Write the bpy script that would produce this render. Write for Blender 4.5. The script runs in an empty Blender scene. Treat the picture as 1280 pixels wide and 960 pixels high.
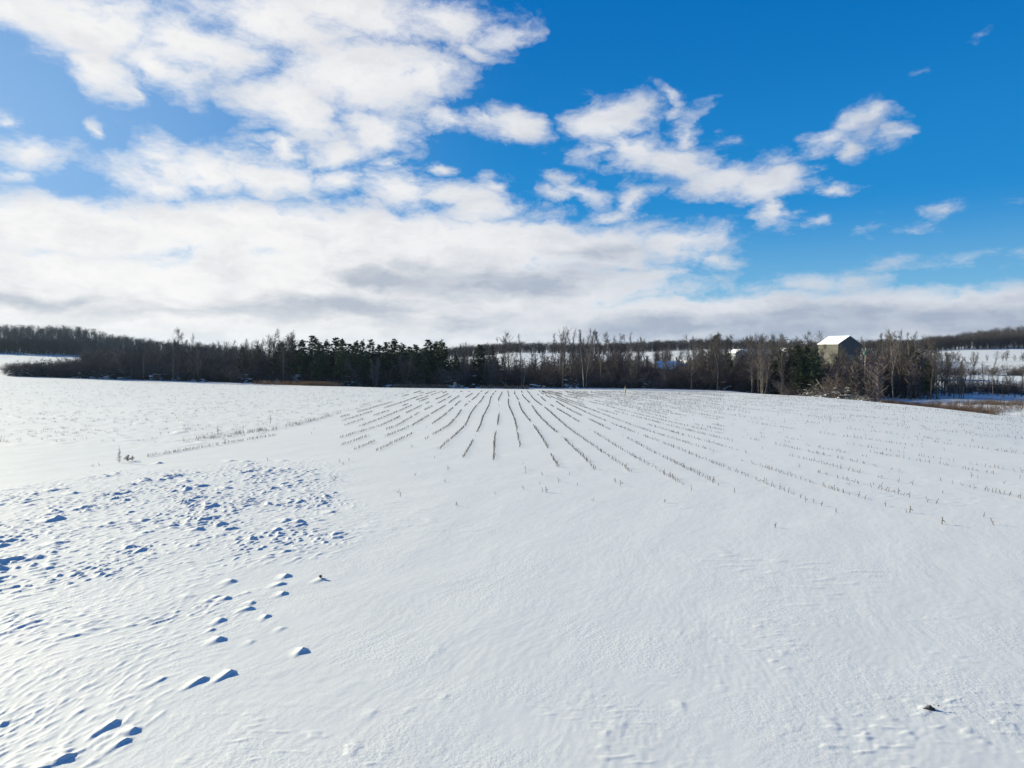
import bpy, math, random
import numpy as np

sc = bpy.context.scene
R = math.radians
# ------------------------------------------------------------------ camera
F = 853.0                       # focal length in pixels of a 1280-wide frame
CAMZ = 5.0
PITCH = math.atan(44 / F)
cam_d = bpy.data.cameras.new('camera'); cam = bpy.data.objects.new('camera', cam_d)
sc.collection.objects.link(cam); sc.camera = cam
cam.location = (0, 0, CAMZ); cam.rotation_euler = (R(90) - PITCH, 0, 0)
cam_d.sensor_width = 36; cam_d.lens = 36 * F / 1280
cam_d.clip_start = 0.1; cam_d.clip_end = 12000
# ------------------------------------------------------------------ sun + exposure
SUN_AZ, SUN_EL = R(-61), R(17)   # azimuth from the view direction (+Y), clockwise
sun_dir = np.array([math.sin(SUN_AZ) * math.cos(SUN_EL), math.cos(SUN_AZ) * math.cos(SUN_EL), math.sin(SUN_EL)])
sd = bpy.data.lights.new('sun', 'SUN'); so = bpy.data.objects.new('sun', sd); sc.collection.objects.link(so)
sd.energy = 3.9; sd.angle = R(0.55); sd.color = (1.0, 0.93, 0.67)
from mathutils import Vector, Matrix
so.rotation_euler = Vector(sun_dir).to_track_quat('Z', 'Y').to_euler()
vs = sc.view_settings
vs.view_transform = 'Standard'; vs.look = 'None'; vs.gamma = 1; vs.use_curve_mapping = False
vs.exposure = 1.0
sc.cycles.max_bounces = 5; sc.cycles.diffuse_bounces = 2; sc.cycles.glossy_bounces = 2
sc.cycles.transparent_max_bounces = 6; sc.cycles.volume_bounces = 0

# ------------------------------------------------------------------ world sky with clouds
def ray(px, py):
    a = (px - 640) / F; b = (480 - py) / F
    return a, math.cos(PITCH) + b * math.sin(PITCH), -math.sin(PITCH) + b * math.cos(PITCH)
def azel(px, py):
    x, y, z = ray(px, py)
    return math.atan2(x, y), math.asin(z / math.sqrt(x * x + y * y + z * z))

world = bpy.data.worlds.new("World"); sc.world = world; world.use_nodes = True
nt = world.node_tree; nt.nodes.clear(); L = nt.links
def N(t, **k):
    n = nt.nodes.new(t)
    for a, v in k.items(): setattr(n, a, v)
    return n
def M(op, a, b=None, c=None, clamp=False):
    n = N('ShaderNodeMath', operation=op); n.use_clamp = clamp
    for i, v in enumerate((a, b, c)):
        if v is None: continue
        if isinstance(v, (int, float)): n.inputs[i].default_value = v
        else: L.new(v, n.inputs[i])
    return n.outputs[0]
def MR(v, f0, f1, t0=0., t1=1., smooth=True):
    n = N('ShaderNodeMapRange', interpolation_type='SMOOTHSTEP' if smooth else 'LINEAR')
    L.new(v, n.inputs[0])
    for i, q in enumerate((f0, f1, t0, t1)): n.inputs[i + 1].default_value = q
    return n.outputs[0]
def MIX(f, a, b):
    n = N('ShaderNodeMix', data_type='RGBA')
    if isinstance(f, float): n.inputs[0].default_value = f
    else: L.new(f, n.inputs[0])
    for i, v in ((6, a), (7, b)):
        if isinstance(v, tuple): n.inputs[i].default_value = (*v, 1)
        else: L.new(v, n.inputs[i])
    return n.outputs[2]
tc = N('ShaderNodeTexCoord'); D = tc.outputs['Generated']
sky = N('ShaderNodeTexSky', sky_type='NISHITA'); sky.sun_disc = False
sky.sun_elevation = SUN_EL; sky.sun_rotation = SUN_AZ
sky.altitude = 200; sky.air_density = 1.0; sky.dust_density = 0.6; sky.ozone_density = 2.0
hs = N('ShaderNodeHueSaturation'); hs.inputs['Saturation'].default_value = 1.45; hs.inputs['Value'].default_value = 1.0
hs.inputs['Hue'].default_value = 0.5
L.new(sky.outputs[0], hs.inputs['Color'])
# domain-warped direction
def noise(vec, scale, detail=6, rough=.55, dist=0.):
    n = N('ShaderNodeTexNoise'); n.inputs['Scale'].default_value = scale; n.inputs['Detail'].default_value = detail
    n.inputs['Roughness'].default_value = rough; n.inputs['Distortion'].default_value = dist
    L.new(vec, n.inputs['Vector']); return n
def vm(op, a, b):
    n = N('ShaderNodeVectorMath', operation=op)
    for i, v in enumerate((a, b)):
        if v is None: continue
        if isinstance(v, tuple): n.inputs[i].default_value = v
        else: L.new(v, n.inputs[i])
    return n.outputs[0]
Ds = vm('MULTIPLY', D, (1, 1, 1.9))
w1 = noise(Ds, 9, 5, .6); wv = vm('MULTIPLY', vm('SUBTRACT', w1.outputs['Color'], (.5, .5, .5)), (.13, .13, .055))
Dw = vm('ADD', D, wv)
sep = N('ShaderNodeSeparateXYZ'); L.new(Dw, sep.inputs[0])
Az = M('ARCTAN2', sep.outputs[0], sep.outputs[1]); El = M('ARCSINE', sep.outputs[2])
# blue of the air: deep azure overhead, paler low down and toward the sun
K = 1 / .11
def lin(r, g, b): return tuple(((v / 255 + .055) / 1.055) ** 2.4 * K if v > 10 else v / 255 / 12.92 * K for v in (r, g, b))
sepD = N('ShaderNodeSeparateXYZ'); L.new(D, sepD.inputs[0]); E0 = M('ARCSINE', sepD.outputs[2]); A0 = M('ARCTAN2', sepD.outputs[0], sepD.outputs[1])
blue = MIX(MR(E0, R(2), R(12)), lin(120, 186, 226), lin(28, 140, 212))
blue = MIX(MR(E0, R(8), R(27)), blue, lin(0, 111, 190))
blue = MIX(MR(E0, R(28), R(50)), blue, lin(0, 66, 138))
lf_ = M('MULTIPLY', MR(A0, R(2), R(-42)), MR(E0, R(45), R(12)))
blue = MIX(M('MULTIPLY', lf_, .85), blue, lin(148, 190, 236))
skyc = MIX(.93, hs.outputs[0], blue)
def field(blobs, dep=None):
    chain = None           # each blob also hangs on the one before it, which keeps the shader's stack small
    for (px, py, rx, ry, rot, wt) in blobs:
        a, e = azel(px, py); a2, _ = azel(px + rx, py); _, e2 = azel(px, py - ry)
        cmb = N('ShaderNodeCombineXYZ'); L.new(Az, cmb.inputs[0]); L.new(El, cmb.inputs[1])
        if (chain or dep): L.new(chain or dep, cmb.inputs[2])
        sa, se = 1 / abs(a2 - a), 1 / abs(e2 - e)
        if abs(rot) > 9:
            mp = N('ShaderNodeMapping', vector_type='TEXTURE')
            mp.inputs['Location'].default_value = (a, e, 0); mp.inputs['Rotation'].default_value = (0, 0, R(rot))
            mp.inputs['Scale'].default_value = (1 / sa, 1 / se, 1e6)
            L.new(cmb.outputs[0], mp.inputs[0])
        else:
            mp = N('ShaderNodeVectorMath', operation='MULTIPLY_ADD'); L.new(cmb.outputs[0], mp.inputs[0])
            mp.inputs[1].default_value = (sa, se, 0); mp.inputs[2].default_value = (-a * sa, -e * se, 0)
        ln = N('ShaderNodeVectorMath', operation='LENGTH'); L.new(mp.outputs[0], ln.inputs[0])
        v = M('MULTIPLY_ADD', ln.outputs['Value'], -wt, wt)
        chain = v if chain is None else M('MAXIMUM', chain, v)
    return chain
B = [ # px, py, half width, half height, tilt, weight
 (110,25,200,75,-8,1),(20,15,110,50,0,1),(235,55,150,70,-5,1),(330,25,200,60,0,1),(120,85,75,48,-15,1),(210,85,90,48,-20,1),
 (450,20,190,45,0,1),(560,25,120,45,0,.9),(635,42,50,38,0,.8),(600,60,60,20,-10,.6),
 (450,95,170,75,0,1.1),(370,130,90,70,0,1),(520,95,95,50,0,1),(470,165,80,48,0,1),(345,185,45,26,0,.9),(420,190,75,36,0,.9),
 (640,158,66,34,-12,1),(600,145,45,26,0,.7),(556,145,38,24,0,.8),
 (250,215,140,42,0,1),(190,228,90,30,0,.9),(335,218,120,38,0,1),(430,225,95,30,0,.9),(212,190,55,36,-20,.8),
 (505,238,70,42,0,1),(565,245,110,30,0,.9),(612,232,40,20,0,.7),(550,205,28,12,0,.6),(490,205,30,20,0,.7),
 (80,285,260,48,4,1),(330,285,260,52,0,1.1),(470,300,230,62,0,1.2),(620,305,220,56,0,1.2),(740,315,170,46,0,1.1),(850,308,105,32,0,1),(905,320,50,14,0,.7),
 (60,355,300,52,0,1.2),(250,370,330,60,0,1.3),(480,355,330,70,0,1.3),(680,355,260,46,0,1.1),(805,345,110,22,0,.8),(600,265,80,30,0,.9),
 (150,420,600,46,0,1.3),(560,405,400,44,0,1.2),(880,400,330,40,1,1.15),(1180,398,420,44,0,1.15),(1400,400,300,50,0,1.1),
 (765,152,78,44,-8,1.2),(752,160,60,42,0,1),(795,190,75,36,-15,1),(742,190,32,26,0,.6),(845,205,75,30,-8,1),(895,225,75,32,0,1),
 (955,228,90,34,0,1.1),(985,215,55,24,0,1),(970,262,38,42,-10,1),(1020,281,36,14,0,.7),(1035,238,35,14,0,.7),(940,235,60,20,0,.9),
 (735,240,50,20,-25,.72),(700,240,40,12,0,.62),(790,255,25,32,-20,.7),(765,268,48,14,-10,.62),
 (838,118,34,16,-45,.6),(868,170,28,46,-15,.66),(848,145,26,18,0,.5),
 (1065,162,62,38,18,.78),(1085,150,34,28,30,.74),(975,190,66,22,6,.58),(1115,170,40,16,0,.66),(1035,175,60,22,0,.8),(1060,185,30,24,-10,.7),
 (1190,258,52,14,0,.36),(1200,322,150,20,0,.40),(1165,73,26,10,0,.28),(1222,47,20,10,0,.28),(918,172,22,12,0,.36),(1010,352,110,14,3,.45),(1080,283,40,14,0,.3),(1145,280,30,14,0,.28),
 (35,192,70,30,-5,.75),(10,150,30,18,0,.7),(15,218,50,16,0,.6),(128,166,24,18,0,.65),(150,110,30,26,0,.6),
]
fld = field(B)
n1 = noise(vm('ADD', Ds, vm('MULTIPLY', wv, (.6, .6, .6))), 14, 9, .6)
n2 = noise(Ds, 3.2, 4, .5); n3 = noise(vm('ADD', Ds, wv), 38, 5, .62)
# elsewhere in the sky (outside the photographed part) broken cloud from noise
aabs = M('ABSOLUTE', Az)
outside = MR(aabs, .85, 1.25, 0, 1)
gen = M('SUBTRACT', M('MULTIPLY', outside, MR(n2.outputs[0], .55, .7, 0, .95)), .4)
fld2 = M('MAXIMUM', fld, gen)
dens_in = M('ADD', fld2, M('MULTIPLY', M('SUBTRACT', n1.outputs[0], .5), 1.5))
dens_in = M('ADD', dens_in, M('MULTIPLY', M('SUBTRACT', n3.outputs[0], .5), .55))
dens_in = M('ADD', dens_in, M('MULTIPLY', MR(M('ARCSINE', sepD.outputs[2]), R(6.5), R(2)), .45))
dens_in = M('ADD', dens_in, M('MULTIPLY', M('MULTIPLY', MR(A0, R(9), R(-4)), MR(E0, R(11.5), R(8))), .38))
dens = MR(dens_in, .03, .86)
dens = M('POWER', dens, 0.85)
# thin veil on the left (bright, whitened sky toward the sun)
# cloud shading
sn = noise(vm('MULTIPLY', vm('ADD', D, vm('MULTIPLY', wv, (.4,.4,.4))), (1, 1, 4.5)), 5.5, 5, .55)
grey_base = field([(640,352,240,40,0,1),(470,350,90,20,0,1.1),(610,358,70,16,0,1.1),(700,350,60,14,0,.9),(400,385,350,22,0,.9),(60,372,150,16,0,.75),(230,385,150,20,0,.7),
   (900,408,500,34,0,.95),(1250,400,400,38,0,.95),(1000,395,300,30,0,.8),(870,240,110,20,0,.35),(985,245,60,20,0,.35),(1070,175,70,30,0,.6),(740,320,150,24,0,.5),(640,172,50,12,0,.5),(560,400,250,36,0,.8)], dens)
gm = MR(M('ADD', grey_base, M('MULTIPLY', M('SUBTRACT', sn.outputs[0], .5), 1.7)), .05, 1.0, 0, 1)
soft = MR(M('ADD', n1.outputs[0], M('MULTIPLY', n3.outputs[0], .25)), .45, .9, 0, .42)
lit = (8.1, 8.15, 8.3); grey = (3.5, 3.95, 4.8)
right_f = MR(Az, -.5, .45)
litc = MIX(right_f, lin(250, 249, 248), lin(226, 229, 235))
greyc = MIX(right_f, lin(188, 195, 206), lin(168, 180, 199))
cc = MIX(M('ADD', M('MULTIPLY', gm, .85), soft, clamp=True), litc, greyc)
tgt = MIX(dens, skyc, cc)
bg = N('ShaderNodeBackground'); bg.inputs['Strength'].default_value = 0.055
L.new(tgt, bg.inputs[0]); wo = N('ShaderNodeOutputWorld'); L.new(bg.outputs[0], wo.inputs[0])
world.cycles.sampling_method = 'NONE'

# ------------------------------------------------------------------ helpers
C = sc.collection
def tag(o, label=None, cat=None, group=None, kind=None):
    if label: o['label'] = label
    if cat: o['category'] = cat
    if group: o['group'] = group
    if kind: o['kind'] = kind
    return o
def mesh_np(name, V, Fq, mat=None, smooth=False):
    """V (n,3); Fq list of face arrays (each (m,k))"""
    if not isinstance(Fq, list): Fq = [Fq]
    Fq = [f for f in Fq if len(f)]
    me = bpy.data.meshes.new(name)
    V = np.asarray(V, np.float32)
    me.vertices.add(len(V)); me.vertices.foreach_set('co', V.ravel())
    loops = np.concatenate([f.ravel() for f in Fq]).astype(np.int32)
    tot = np.concatenate([np.full(len(f), f.shape[1], np.int32) for f in Fq])
    st = np.concatenate([[0], np.cumsum(tot)[:-1]]).astype(np.int32)
    me.loops.add(len(loops)); me.loops.foreach_set('vertex_index', loops)
    me.polygons.add(len(tot)); me.polygons.foreach_set('loop_start', st); me.polygons.foreach_set('loop_total', tot)
    me.polygons.foreach_set('use_smooth', np.full(len(tot), smooth))
    me.update(calc_edges=True)
    if mat: me.materials.append(mat)
    return me
def link(name, me, parent=None, loc=(0, 0, 0), rotz=0., scale=1.):
    o = bpy.data.objects.new(name, me); C.objects.link(o)
    o.location = loc; o.rotation_euler = (0, 0, rotz)
    if scale != 1.: o.scale = (scale,) * 3 if not isinstance(scale, tuple) else scale
    if parent: o.parent = parent
    return o
def empty(name, loc=(0, 0, 0), rotz=0., scale=(1, 1, 1)):
    o = bpy.data.objects.new(name, None); C.objects.link(o); o.location = loc; o.rotation_euler = (0, 0, rotz); o.scale = scale
    o.empty_display_size = .3
    return o
def tubes(segs, ns=3):
    """segs (n,8): p0 p1 r0 r1 -> open tubes, vectorised"""
    s = np.asarray(segs, float).reshape(-1, 8)
    p0, p1, r0, r1 = s[:, :3], s[:, 3:6], s[:, 6], s[:, 7]
    d = p1 - p0; d /= np.maximum(np.linalg.norm(d, axis=1, keepdims=True), 1e-6)
    ref = np.where(np.abs(d[:, 2:3]) > .9, [[1., 0, 0]], [[0, 0, 1.]])
    a = np.cross(d, ref); a /= np.linalg.norm(a, axis=1, keepdims=True); b = np.cross(d, a)
    n = len(s); V = np.zeros((n, 2, ns, 3))
    for k in range(ns):
        t = 2 * math.pi * k / ns; o = a * math.cos(t) + b * math.sin(t)
        V[:, 0, k] = p0 + o * r0[:, None]; V[:, 1, k] = p1 + o * r1[:, None]
    base = np.arange(n)[:, None] * 2 * ns; Fs = []
    for k in range(ns):
        k2 = (k + 1) % ns
        Fs.append(np.concatenate([base + k, base + k2, base + ns + k2, base + ns + k], 1))
    return V.reshape(-1, 3), np.concatenate(Fs)
def boxes(bl):
    """list of (cx,cy,cz,sx,sy,sz) full sizes"""
    V = []; Fc = []
    q = np.array([[-1,-1,-1],[1,-1,-1],[1,1,-1],[-1,1,-1],[-1,-1,1],[1,-1,1],[1,1,1],[-1,1,1]]) * .5
    f = np.array([[0,3,2,1],[4,5,6,7],[0,1,5,4],[1,2,6,5],[2,3,7,6],[3,0,4,7]])
    for i, (cx, cy, cz, sx, sy, sz) in enumerate(bl):
        V.append(q * [sx, sy, sz] + [cx, cy, cz]); Fc.append(f + 8 * i)
    return np.concatenate(V), np.concatenate(Fc)

# numpy gradient noise
_rs = np.random.RandomState(7)
_perm = _rs.permutation(1024); _perm = np.concatenate([_perm, _perm]); _ang = _rs.rand(1024) * 2 * math.pi
_gx, _gy = np.cos(_ang), np.sin(_ang)
def pn(x, y, seed=0):
    x = np.asarray(x, float) + seed * 17.31; y = np.asarray(y, float) - seed * 9.17
    xi = np.floor(x).astype(int); yi = np.floor(y).astype(int); xf = x - xi; yf = y - yi
    u = xf * xf * xf * (xf * (xf * 6 - 15) + 10); v = yf * yf * yf * (yf * (yf * 6 - 15) + 10)
    def g(a, b, dx, dy):
        h = _perm[(_perm[a & 1023] + b) & 1023]; return _gx[h] * dx + _gy[h] * dy
    n00 = g(xi, yi, xf, yf); n10 = g(xi + 1, yi, xf - 1, yf); n01 = g(xi, yi + 1, xf, yf - 1); n11 = g(xi + 1, yi + 1, xf - 1, yf - 1)
    return (n00 * (1 - u) + n10 * u) * (1 - v) + (n01 * (1 - u) + n11 * u) * v * 1.0
def sst(a, b, x):
    t = np.clip((x - a) / (b - a), 0, 1); return t * t * (3 - 2 * t)

# ------------------------------------------------------------------ terrain
T = { # px: [(Y, py) for field edge, ditch, back of tree band, far slope, far field top, hill top, horizon]
 -300: [(205,467),(216,468),(270,462),(360,458),(520,441),(820,412),(3000,425)],
 0:    [(190,472),(204,469.6),(260,467),(350,462),(500,443),(800,416),(3000,430)],
 100:  [(187,475),(201,471.9),(240,472),(330,464),(480,449),(800,418),(3000,430)],
 200:  [(184,478),(197,474.7),(240,476),(330,466),(500,455),(800,436),(3000,436)],
 300:  [(181,480.3),(194,477.6),(240,480),(330,472),(500,460),(800,445),(3000,440)],
 480:  [(174,484),(182,485),(240,482),(330,475),(500,462),(900,447),(3000,440)],
 560:  [(171,485.5),(183,483.4),(235,483),(330,475),(500,452),(900,443),(3000,440)],
 640:  [(168,486.5),(181,483.2),(230,484),(400,455),(560,441.5),(900,439),(3000,441)],
 760:  [(164,487.5),(177,484.2),(230,486),(400,456),(600,442),(900,440),(3000,440)],
 900:  [(157,490),(169,487.0),(230,486),(400,458),(560,437),(900,436),(3000,440)],
 1000: [(140,494),(150,499),(220,485),(300,466),(450,448),(800,437),(3000,440)],
 1100: [(112,502),(120,510),(200,487),(300,466),(450,446),(700,436),(3000,438)],
 1200: [(90,512),(96,520),(165,491),(300,468),(420,453),(600,437),(820,428)],
 1280: [(78,522),(84,528),(160,494),(290,470),(420,451),(600,436),(820,417)],
 1500: [(60,546),(66,552),(160,500),(290,472),(420,450),(600,434),(820,408)],
}
TK = np.array(sorted(T)); _Y = np.zeros((len(TK), 9)); _Z = np.zeros((len(TK), 9))
def z_at(px, py, Y):
    a, dy, dz = ray(px, py); return CAMZ + Y * dz / dy
for i, k in enumerate(TK):
    ks = T[k]; _Y[i, 1] = ks[0][0] * .5; _Z[i, 1] = -.03 * _Y[i, 1]
    for j, (Y, py) in enumerate(ks): _Y[i, j + 2] = Y; _Z[i, j + 2] = z_at(640, py, Y)
def _profile(px, Y):
    px = np.clip(px, TK[0], TK[-1]); i = np.clip(np.searchsorted(TK, px) - 1, 0, len(TK) - 2)
    t = (px - TK[i]) / (TK[i + 1] - TK[i])
    ky = _Y[i] * (1 - t)[:, None] + _Y[i + 1] * t[:, None]; kz = _Z[i] * (1 - t)[:, None] + _Z[i + 1] * t[:, None]
    Y = np.clip(Y, 0, ky[:, -1] - .01); z = np.zeros_like(Y)
    for j in range(8):
        m = (Y >= ky[:, j]) & (Y < ky[:, j + 1])
        z = np.where(m, kz[:, j] + (Y - ky[:, j]) / (ky[:, j + 1] - ky[:, j]) * (kz[:, j + 1] - kz[:, j]), z)
    return z, ky[:, 2]
def base_z(x, y):
    x = np.asarray(x, float); y = np.asarray(y, float); sh = x.shape; x = x.ravel(); y = y.ravel()
    r = np.hypot(x, y); th = np.arctan2(x, y); tcl = np.clip(th, -R(47), R(47))
    px = 640 + F * np.tan(tcl); Y = r * np.cos(tcl)
    z = 0
    for s, w in ((.97, .2), (.985, .2), (1, .2), (1.015, .2), (1.03, .2)):
        zz, ye = _profile(px, Y * s); z = z + zz * w
    w = sst(R(60), R(160), np.abs(th)); z = z * (1 - w) + w * (-.01 * r)
    return z.reshape(sh), (Y / ye).reshape(sh)
def proj(x, y, z):
    dx, dy, dz = x, y, z - CAMZ
    c, s = math.cos(PITCH), math.sin(PITCH)
    fw = np.maximum(dy * c - dz * s, .5); up = dy * s + dz * c
    return 640 + F * dx / fw, 480 - F * up / fw
WD = np.array([.42, .91]); WD /= np.linalg.norm(WD)   # wind direction that shaped the drifts
def unp(px, py):
    """pixel -> point on the field plane"""
    a, dy, dz = ray(px, py); s = -dz / dy
    Y = CAMZ / max(s - .03, 1e-3); return a / dy * Y, Y
# drift mounds: px, py, height, width
MOUNDS = [(146,905,.13,.22,.8),(170,914,.11,.20,.7),(158,927,.08,.18,.7),(80,948,.10,.25,1.0),(380,814,.17,.26,.55),(290,842,.15,.22,.9),(255,850,.12,.2,.9),(205,850,.06,.2,.9),
 (277,800,.15,.22,.6),(266,788,.09,.16,.5),(280,776,.12,.2,.7),(336,771,.11,.2,.6),(312,761,.13,.24,.7),(318,754,.09,.2,.5),(292,727,.14,.3,.7),(360,720,.17,.3,.6),(352,730,.12,.3,.8),
 (356,742,.13,.3,.6),(285,748,.12,.22,.6),(272,746,.09,.2,.5),(310,741,.06,.2,.5),(405,724,.09,.2,.8),(262,752,.08,.2,.5),(240,746,.05,.3,.5),(355,786,.05,.2,.6),(318,803,.04,.2,.6),
 (75,649,.42,.55,1.5),(20,700,.34,.5,1.5),(50,697,.25,.4,1.2),(2,712,.32,.5,1.3),(110,634,.22,.4,1.2),(280,655,.28,.4,.8),(250,662,.25,.45,.9),(375,652,.28,.5,.7),(360,650,.22,.5,.9),(378,626,.28,.5,.8),
 (415,640,.2,.5,.7),(400,668,.16,.5,.8),(285,610,.26,.6,.8),(235,602,.28,.6,.8),(200,579,.28,.6,.8),(225,595,.2,.6,.8),(290,576,.2,.8,.8),(310,577,.2,.7,.8),(355,576,.18,.8,.8),(185,601,.2,.6,.8),(95,617,.24,.6,.8),(70,612,.2,.5,.8),
 (40,632,.2,.4,.8),(300,672,.15,.4,.8),(190,665,.14,.4,.8),(145,618,.2,.5,.8),(70,680,.16,.4,.8),
 (1160,884,.07,.14,.5),(850,790,.035,.2,.6),(470,890,.04,.16,.6),(1265,905,.05,.2,.6),(560,870,.03,.2,.6),(855,880,.05,.22,.7),(780,905,.05,.2,.7),(760,915,.04,.2,.6),(550,812,.03,.3,1.)]
def full_z(x, y):
    z, e = base_z(x, y)
    z = z.ravel(); e = e.ravel(); x = np.ravel(x).astype(float); y = np.ravel(y).astype(float)
    px, py = proj(x, y, -.03 * y)
    front = sst(1, 5, y) * (1 - sst(.93, 1.0, e)); 
    dist = np.maximum(np.hypot(x, y), 1)
    s = x * WD[0] + y * WD[1]; t = x * WD[1] - y * WD[0]
    wx = pn(s / 2.6, t / 2.6, 5) * .7; t2 = t + wx
    # masks of the rough patches (their outlines on the ground)
    top = np.interp(px, [-400, 0, 150, 300, 430, 520], [640, 608, 585, 574, 573, 590])
    bot = np.interp(px, [-400, 0, 200, 430, 520], [740, 735, 700, 690, 650])
    jit = pn(x / 2.2, y / 4, 9) * 30
    A = sst(-4, 16, py + jit * .3 - top) * (1 - sst(-25, 30, py + jit - bot)) * (1 - sst(360, 480, px + jit * 2.2)) * (.5 + .6 * sst(-.25, .15, pn(x / 2.3, y / 3.2, 33)))
    Bm = sst(690, 730, py) * (1 - sst(140, 330, px - (py - 820) * -.6 + jit * 2)) * (.45 + .9 * sst(-.1, .25, pn(s / 3.5, t / 1.6, 11)))
    Cm = .35 * sst(700, 760, py) * sst(760, 1000, px + jit * 3) * (.25 + sst(-.05, .3, pn(x / 2.4, y / 1.7, 12))) \
       + .4 * sst(840, 900, py) * sst(.0, .3, pn(x / 1.7, y / 1.1, 15))
    n_a = pn(s / .42, t2 / .25, 1); n_b = pn(s / .26, t2 / .12, 2); n_c = pn(s / 2.4, t2 / 1.1, 3); n_d = pn(s / .24, t2 / .09, 4)
    h = A * (.042 * sst(.14, .42, n_a) * (.25 + 1.1 * sst(-.1, .3, n_c)) + .030 * sst(.12, .40, n_b) + .02 * sst(.05, .5, n_c))
    nearf = 1 - sst(25, 45, dist)
    h += Bm * (.014 * sst(.1, .45, n_b) + .009 * sst(.05, .4, n_d) + .012 * sst(.15, .5, n_a)) * front
    xr = pn(x / .30, y / .12, 21); xs = pn(x / .12, y / .08, 22)
    h += Cm * (.022 * sst(.12, .5, xr) + .006 * xs) * nearf
    # everywhere: faint wind ripple + broad undulation
    h += (.003 * pn(s / .9, t2 / .3, 6) + .0022 * n_b + .0012 * n_d) * (1 - sst(30, 60, dist))
    h += .012 * pn(s / 3.2, t2 / 1.4, 13) + .05 * pn(x / 11, y / 11, 14) * sst(6, 14, dist)
    h += .010 * sst(.05, .5, pn(x / .6, y / .24, 16)) * sst(.1, .35, pn(x / 6, y / 4, 17)) * (1 - sst(40, 70, dist))
    # left field beyond the track: pitted crust; ridge along the track
    lf = (1 - sst(-3, 1.5, x - np.interp(y, [30, 42, 51, 62, 161], [-21.5, -19.6, -18.2, -19.2, -23]))) * sst(38, 50, y)
    h += lf * (.03 * pn(x / .8, y / .8, 18) + .05 * sst(.2, .5, pn(x / 1.6, y / 2.2, 19)))
    h = h * front
    for (mx, my, hh, ww, ln) in MOUNDS:
        cx, cy = unp(mx, my); dx = x - cx; dy = y - cy
        m = (np.abs(dx) < 4) & (np.abs(dy) < 4)
        if not m.any(): continue
        a = dx[m] * WD[0] + dy[m] * WD[1]; b = dx[m] * WD[1] - dy[m] * WD[0]
        b = b + .12 * pn(a * 2.5, b * 2.5 + mx, 30)
        la = np.where(a > 0, .35 * ww + .02, ln * .7); lb = np.where(b > 0, ww * .42, ww * .95)
        rr = np.sqrt((a / la) ** 2 + (b / lb) ** 2)
        h[m] += hh * ((.42 if ww < .35 else .33) if mx < 440 else .25) * np.clip(1 - rr, 0, 1) ** np.where(a > 0, 1.2, 1.7) * (1 + .35 * pn(a * 6, b * 9, 31))
    far = sst(1.03, 1.12, e)
    h += far * (.35 * pn(x / 14, y / 14, 40) + .12 * pn(x / 3, y / 3, 41) * (1 - sst(200, 400, dist)) + 2.0 * sst(450, 900, y) * pn(x / 90, y / 90, 42))
    return z + h
def gz(x, y): return float(full_z(np.array([x]), np.array([y]))[0])
def on_ground(px, py):
    """where the ray of a photo pixel meets the ground (march)"""
    a, dy, dz = ray(px, py); u = a / dy; s = dz / dy
    Ys = np.exp(np.linspace(math.log(5), math.log(900), 1500)); z = full_z(u * Ys, Ys)
    hit = np.nonzero(CAMZ + s * Ys < z)[0]; Y = Ys[hit[0]] if len(hit) else 900.
    return u * Y, Y, gz(u * Y, Y)

# ------------------------------------------------------------------ materials
def mat(name, col, rough=.85, spec=.2, var=0., noise_scale=3., col2=None, bump=0., bscale=20., objrand=0.):
    m = bpy.data.materials.new(name); m.use_nodes = True; t = m.node_tree; b = t.nodes['Principled BSDF']
    b.inputs['Roughness'].default_value = rough; b.inputs['Specular IOR Level'].default_value = spec
    tcn = t.nodes.new('ShaderNodeTexCoord'); nz = t.nodes.new('ShaderNodeTexNoise'); nz.inputs['Scale'].default_value = noise_scale; nz.inputs['Detail'].default_value = 5
    t.links.new(tcn.outputs['Object'], nz.inputs['Vector'])
    rmp = t.nodes.new('ShaderNodeMapRange'); t.links.new(nz.outputs[0], rmp.inputs[0]); rmp.inputs[1].default_value = .35; rmp.inputs[2].default_value = .65
    mx = t.nodes.new('ShaderNodeMix'); mx.data_type = 'RGBA'; t.links.new(rmp.outputs[0], mx.inputs[0])
    c2 = col2 or tuple(c * (1 - var) for c in col)
    mx.inputs[6].default_value = (*col, 1); mx.inputs[7].default_value = (*c2, 1); out = mx.outputs[2]
    if objrand:
        oi = t.nodes.new('ShaderNodeObjectInfo'); hv = t.nodes.new('ShaderNodeHueSaturation'); r2 = t.nodes.new('ShaderNodeMapRange')
        t.links.new(oi.outputs['Random'], r2.inputs[0]); r2.inputs[3].default_value = 1 - objrand; r2.inputs[4].default_value = 1 + objrand
        t.links.new(r2.outputs[0], hv.inputs['Value']); t.links.new(out, hv.inputs['Color']); out = hv.outputs[0]
    t.links.new(out, b.inputs['Base Color'])
    if bump:
        bn = t.nodes.new('ShaderNodeTexNoise'); bn.inputs['Scale'].default_value = bscale; bn.inputs['Detail'].default_value = 4
        t.links.new(tcn.outputs['Object'], bn.inputs['Vector']); bb = t.nodes.new('ShaderNodeBump'); bb.inputs['Distance'].default_value = bump
        t.links.new(bn.outputs[0], bb.inputs['Height']); t.links.new(bb.outputs[0], b.inputs['Normal'])
    return m
M_snow = mat('snow', (.74, .745, .735), .72, 1.0, .03, .6, bump=.007, bscale=17); M_snow.node_tree.nodes['Principled BSDF'].inputs['IOR'].default_value = 2.0
_t = M_snow.node_tree; _b = [n for n in _t.nodes if n.type == 'BUMP'][0]; _h = _b.inputs['Height'].links[0].from_socket   # crusted and smooth areas
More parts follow.
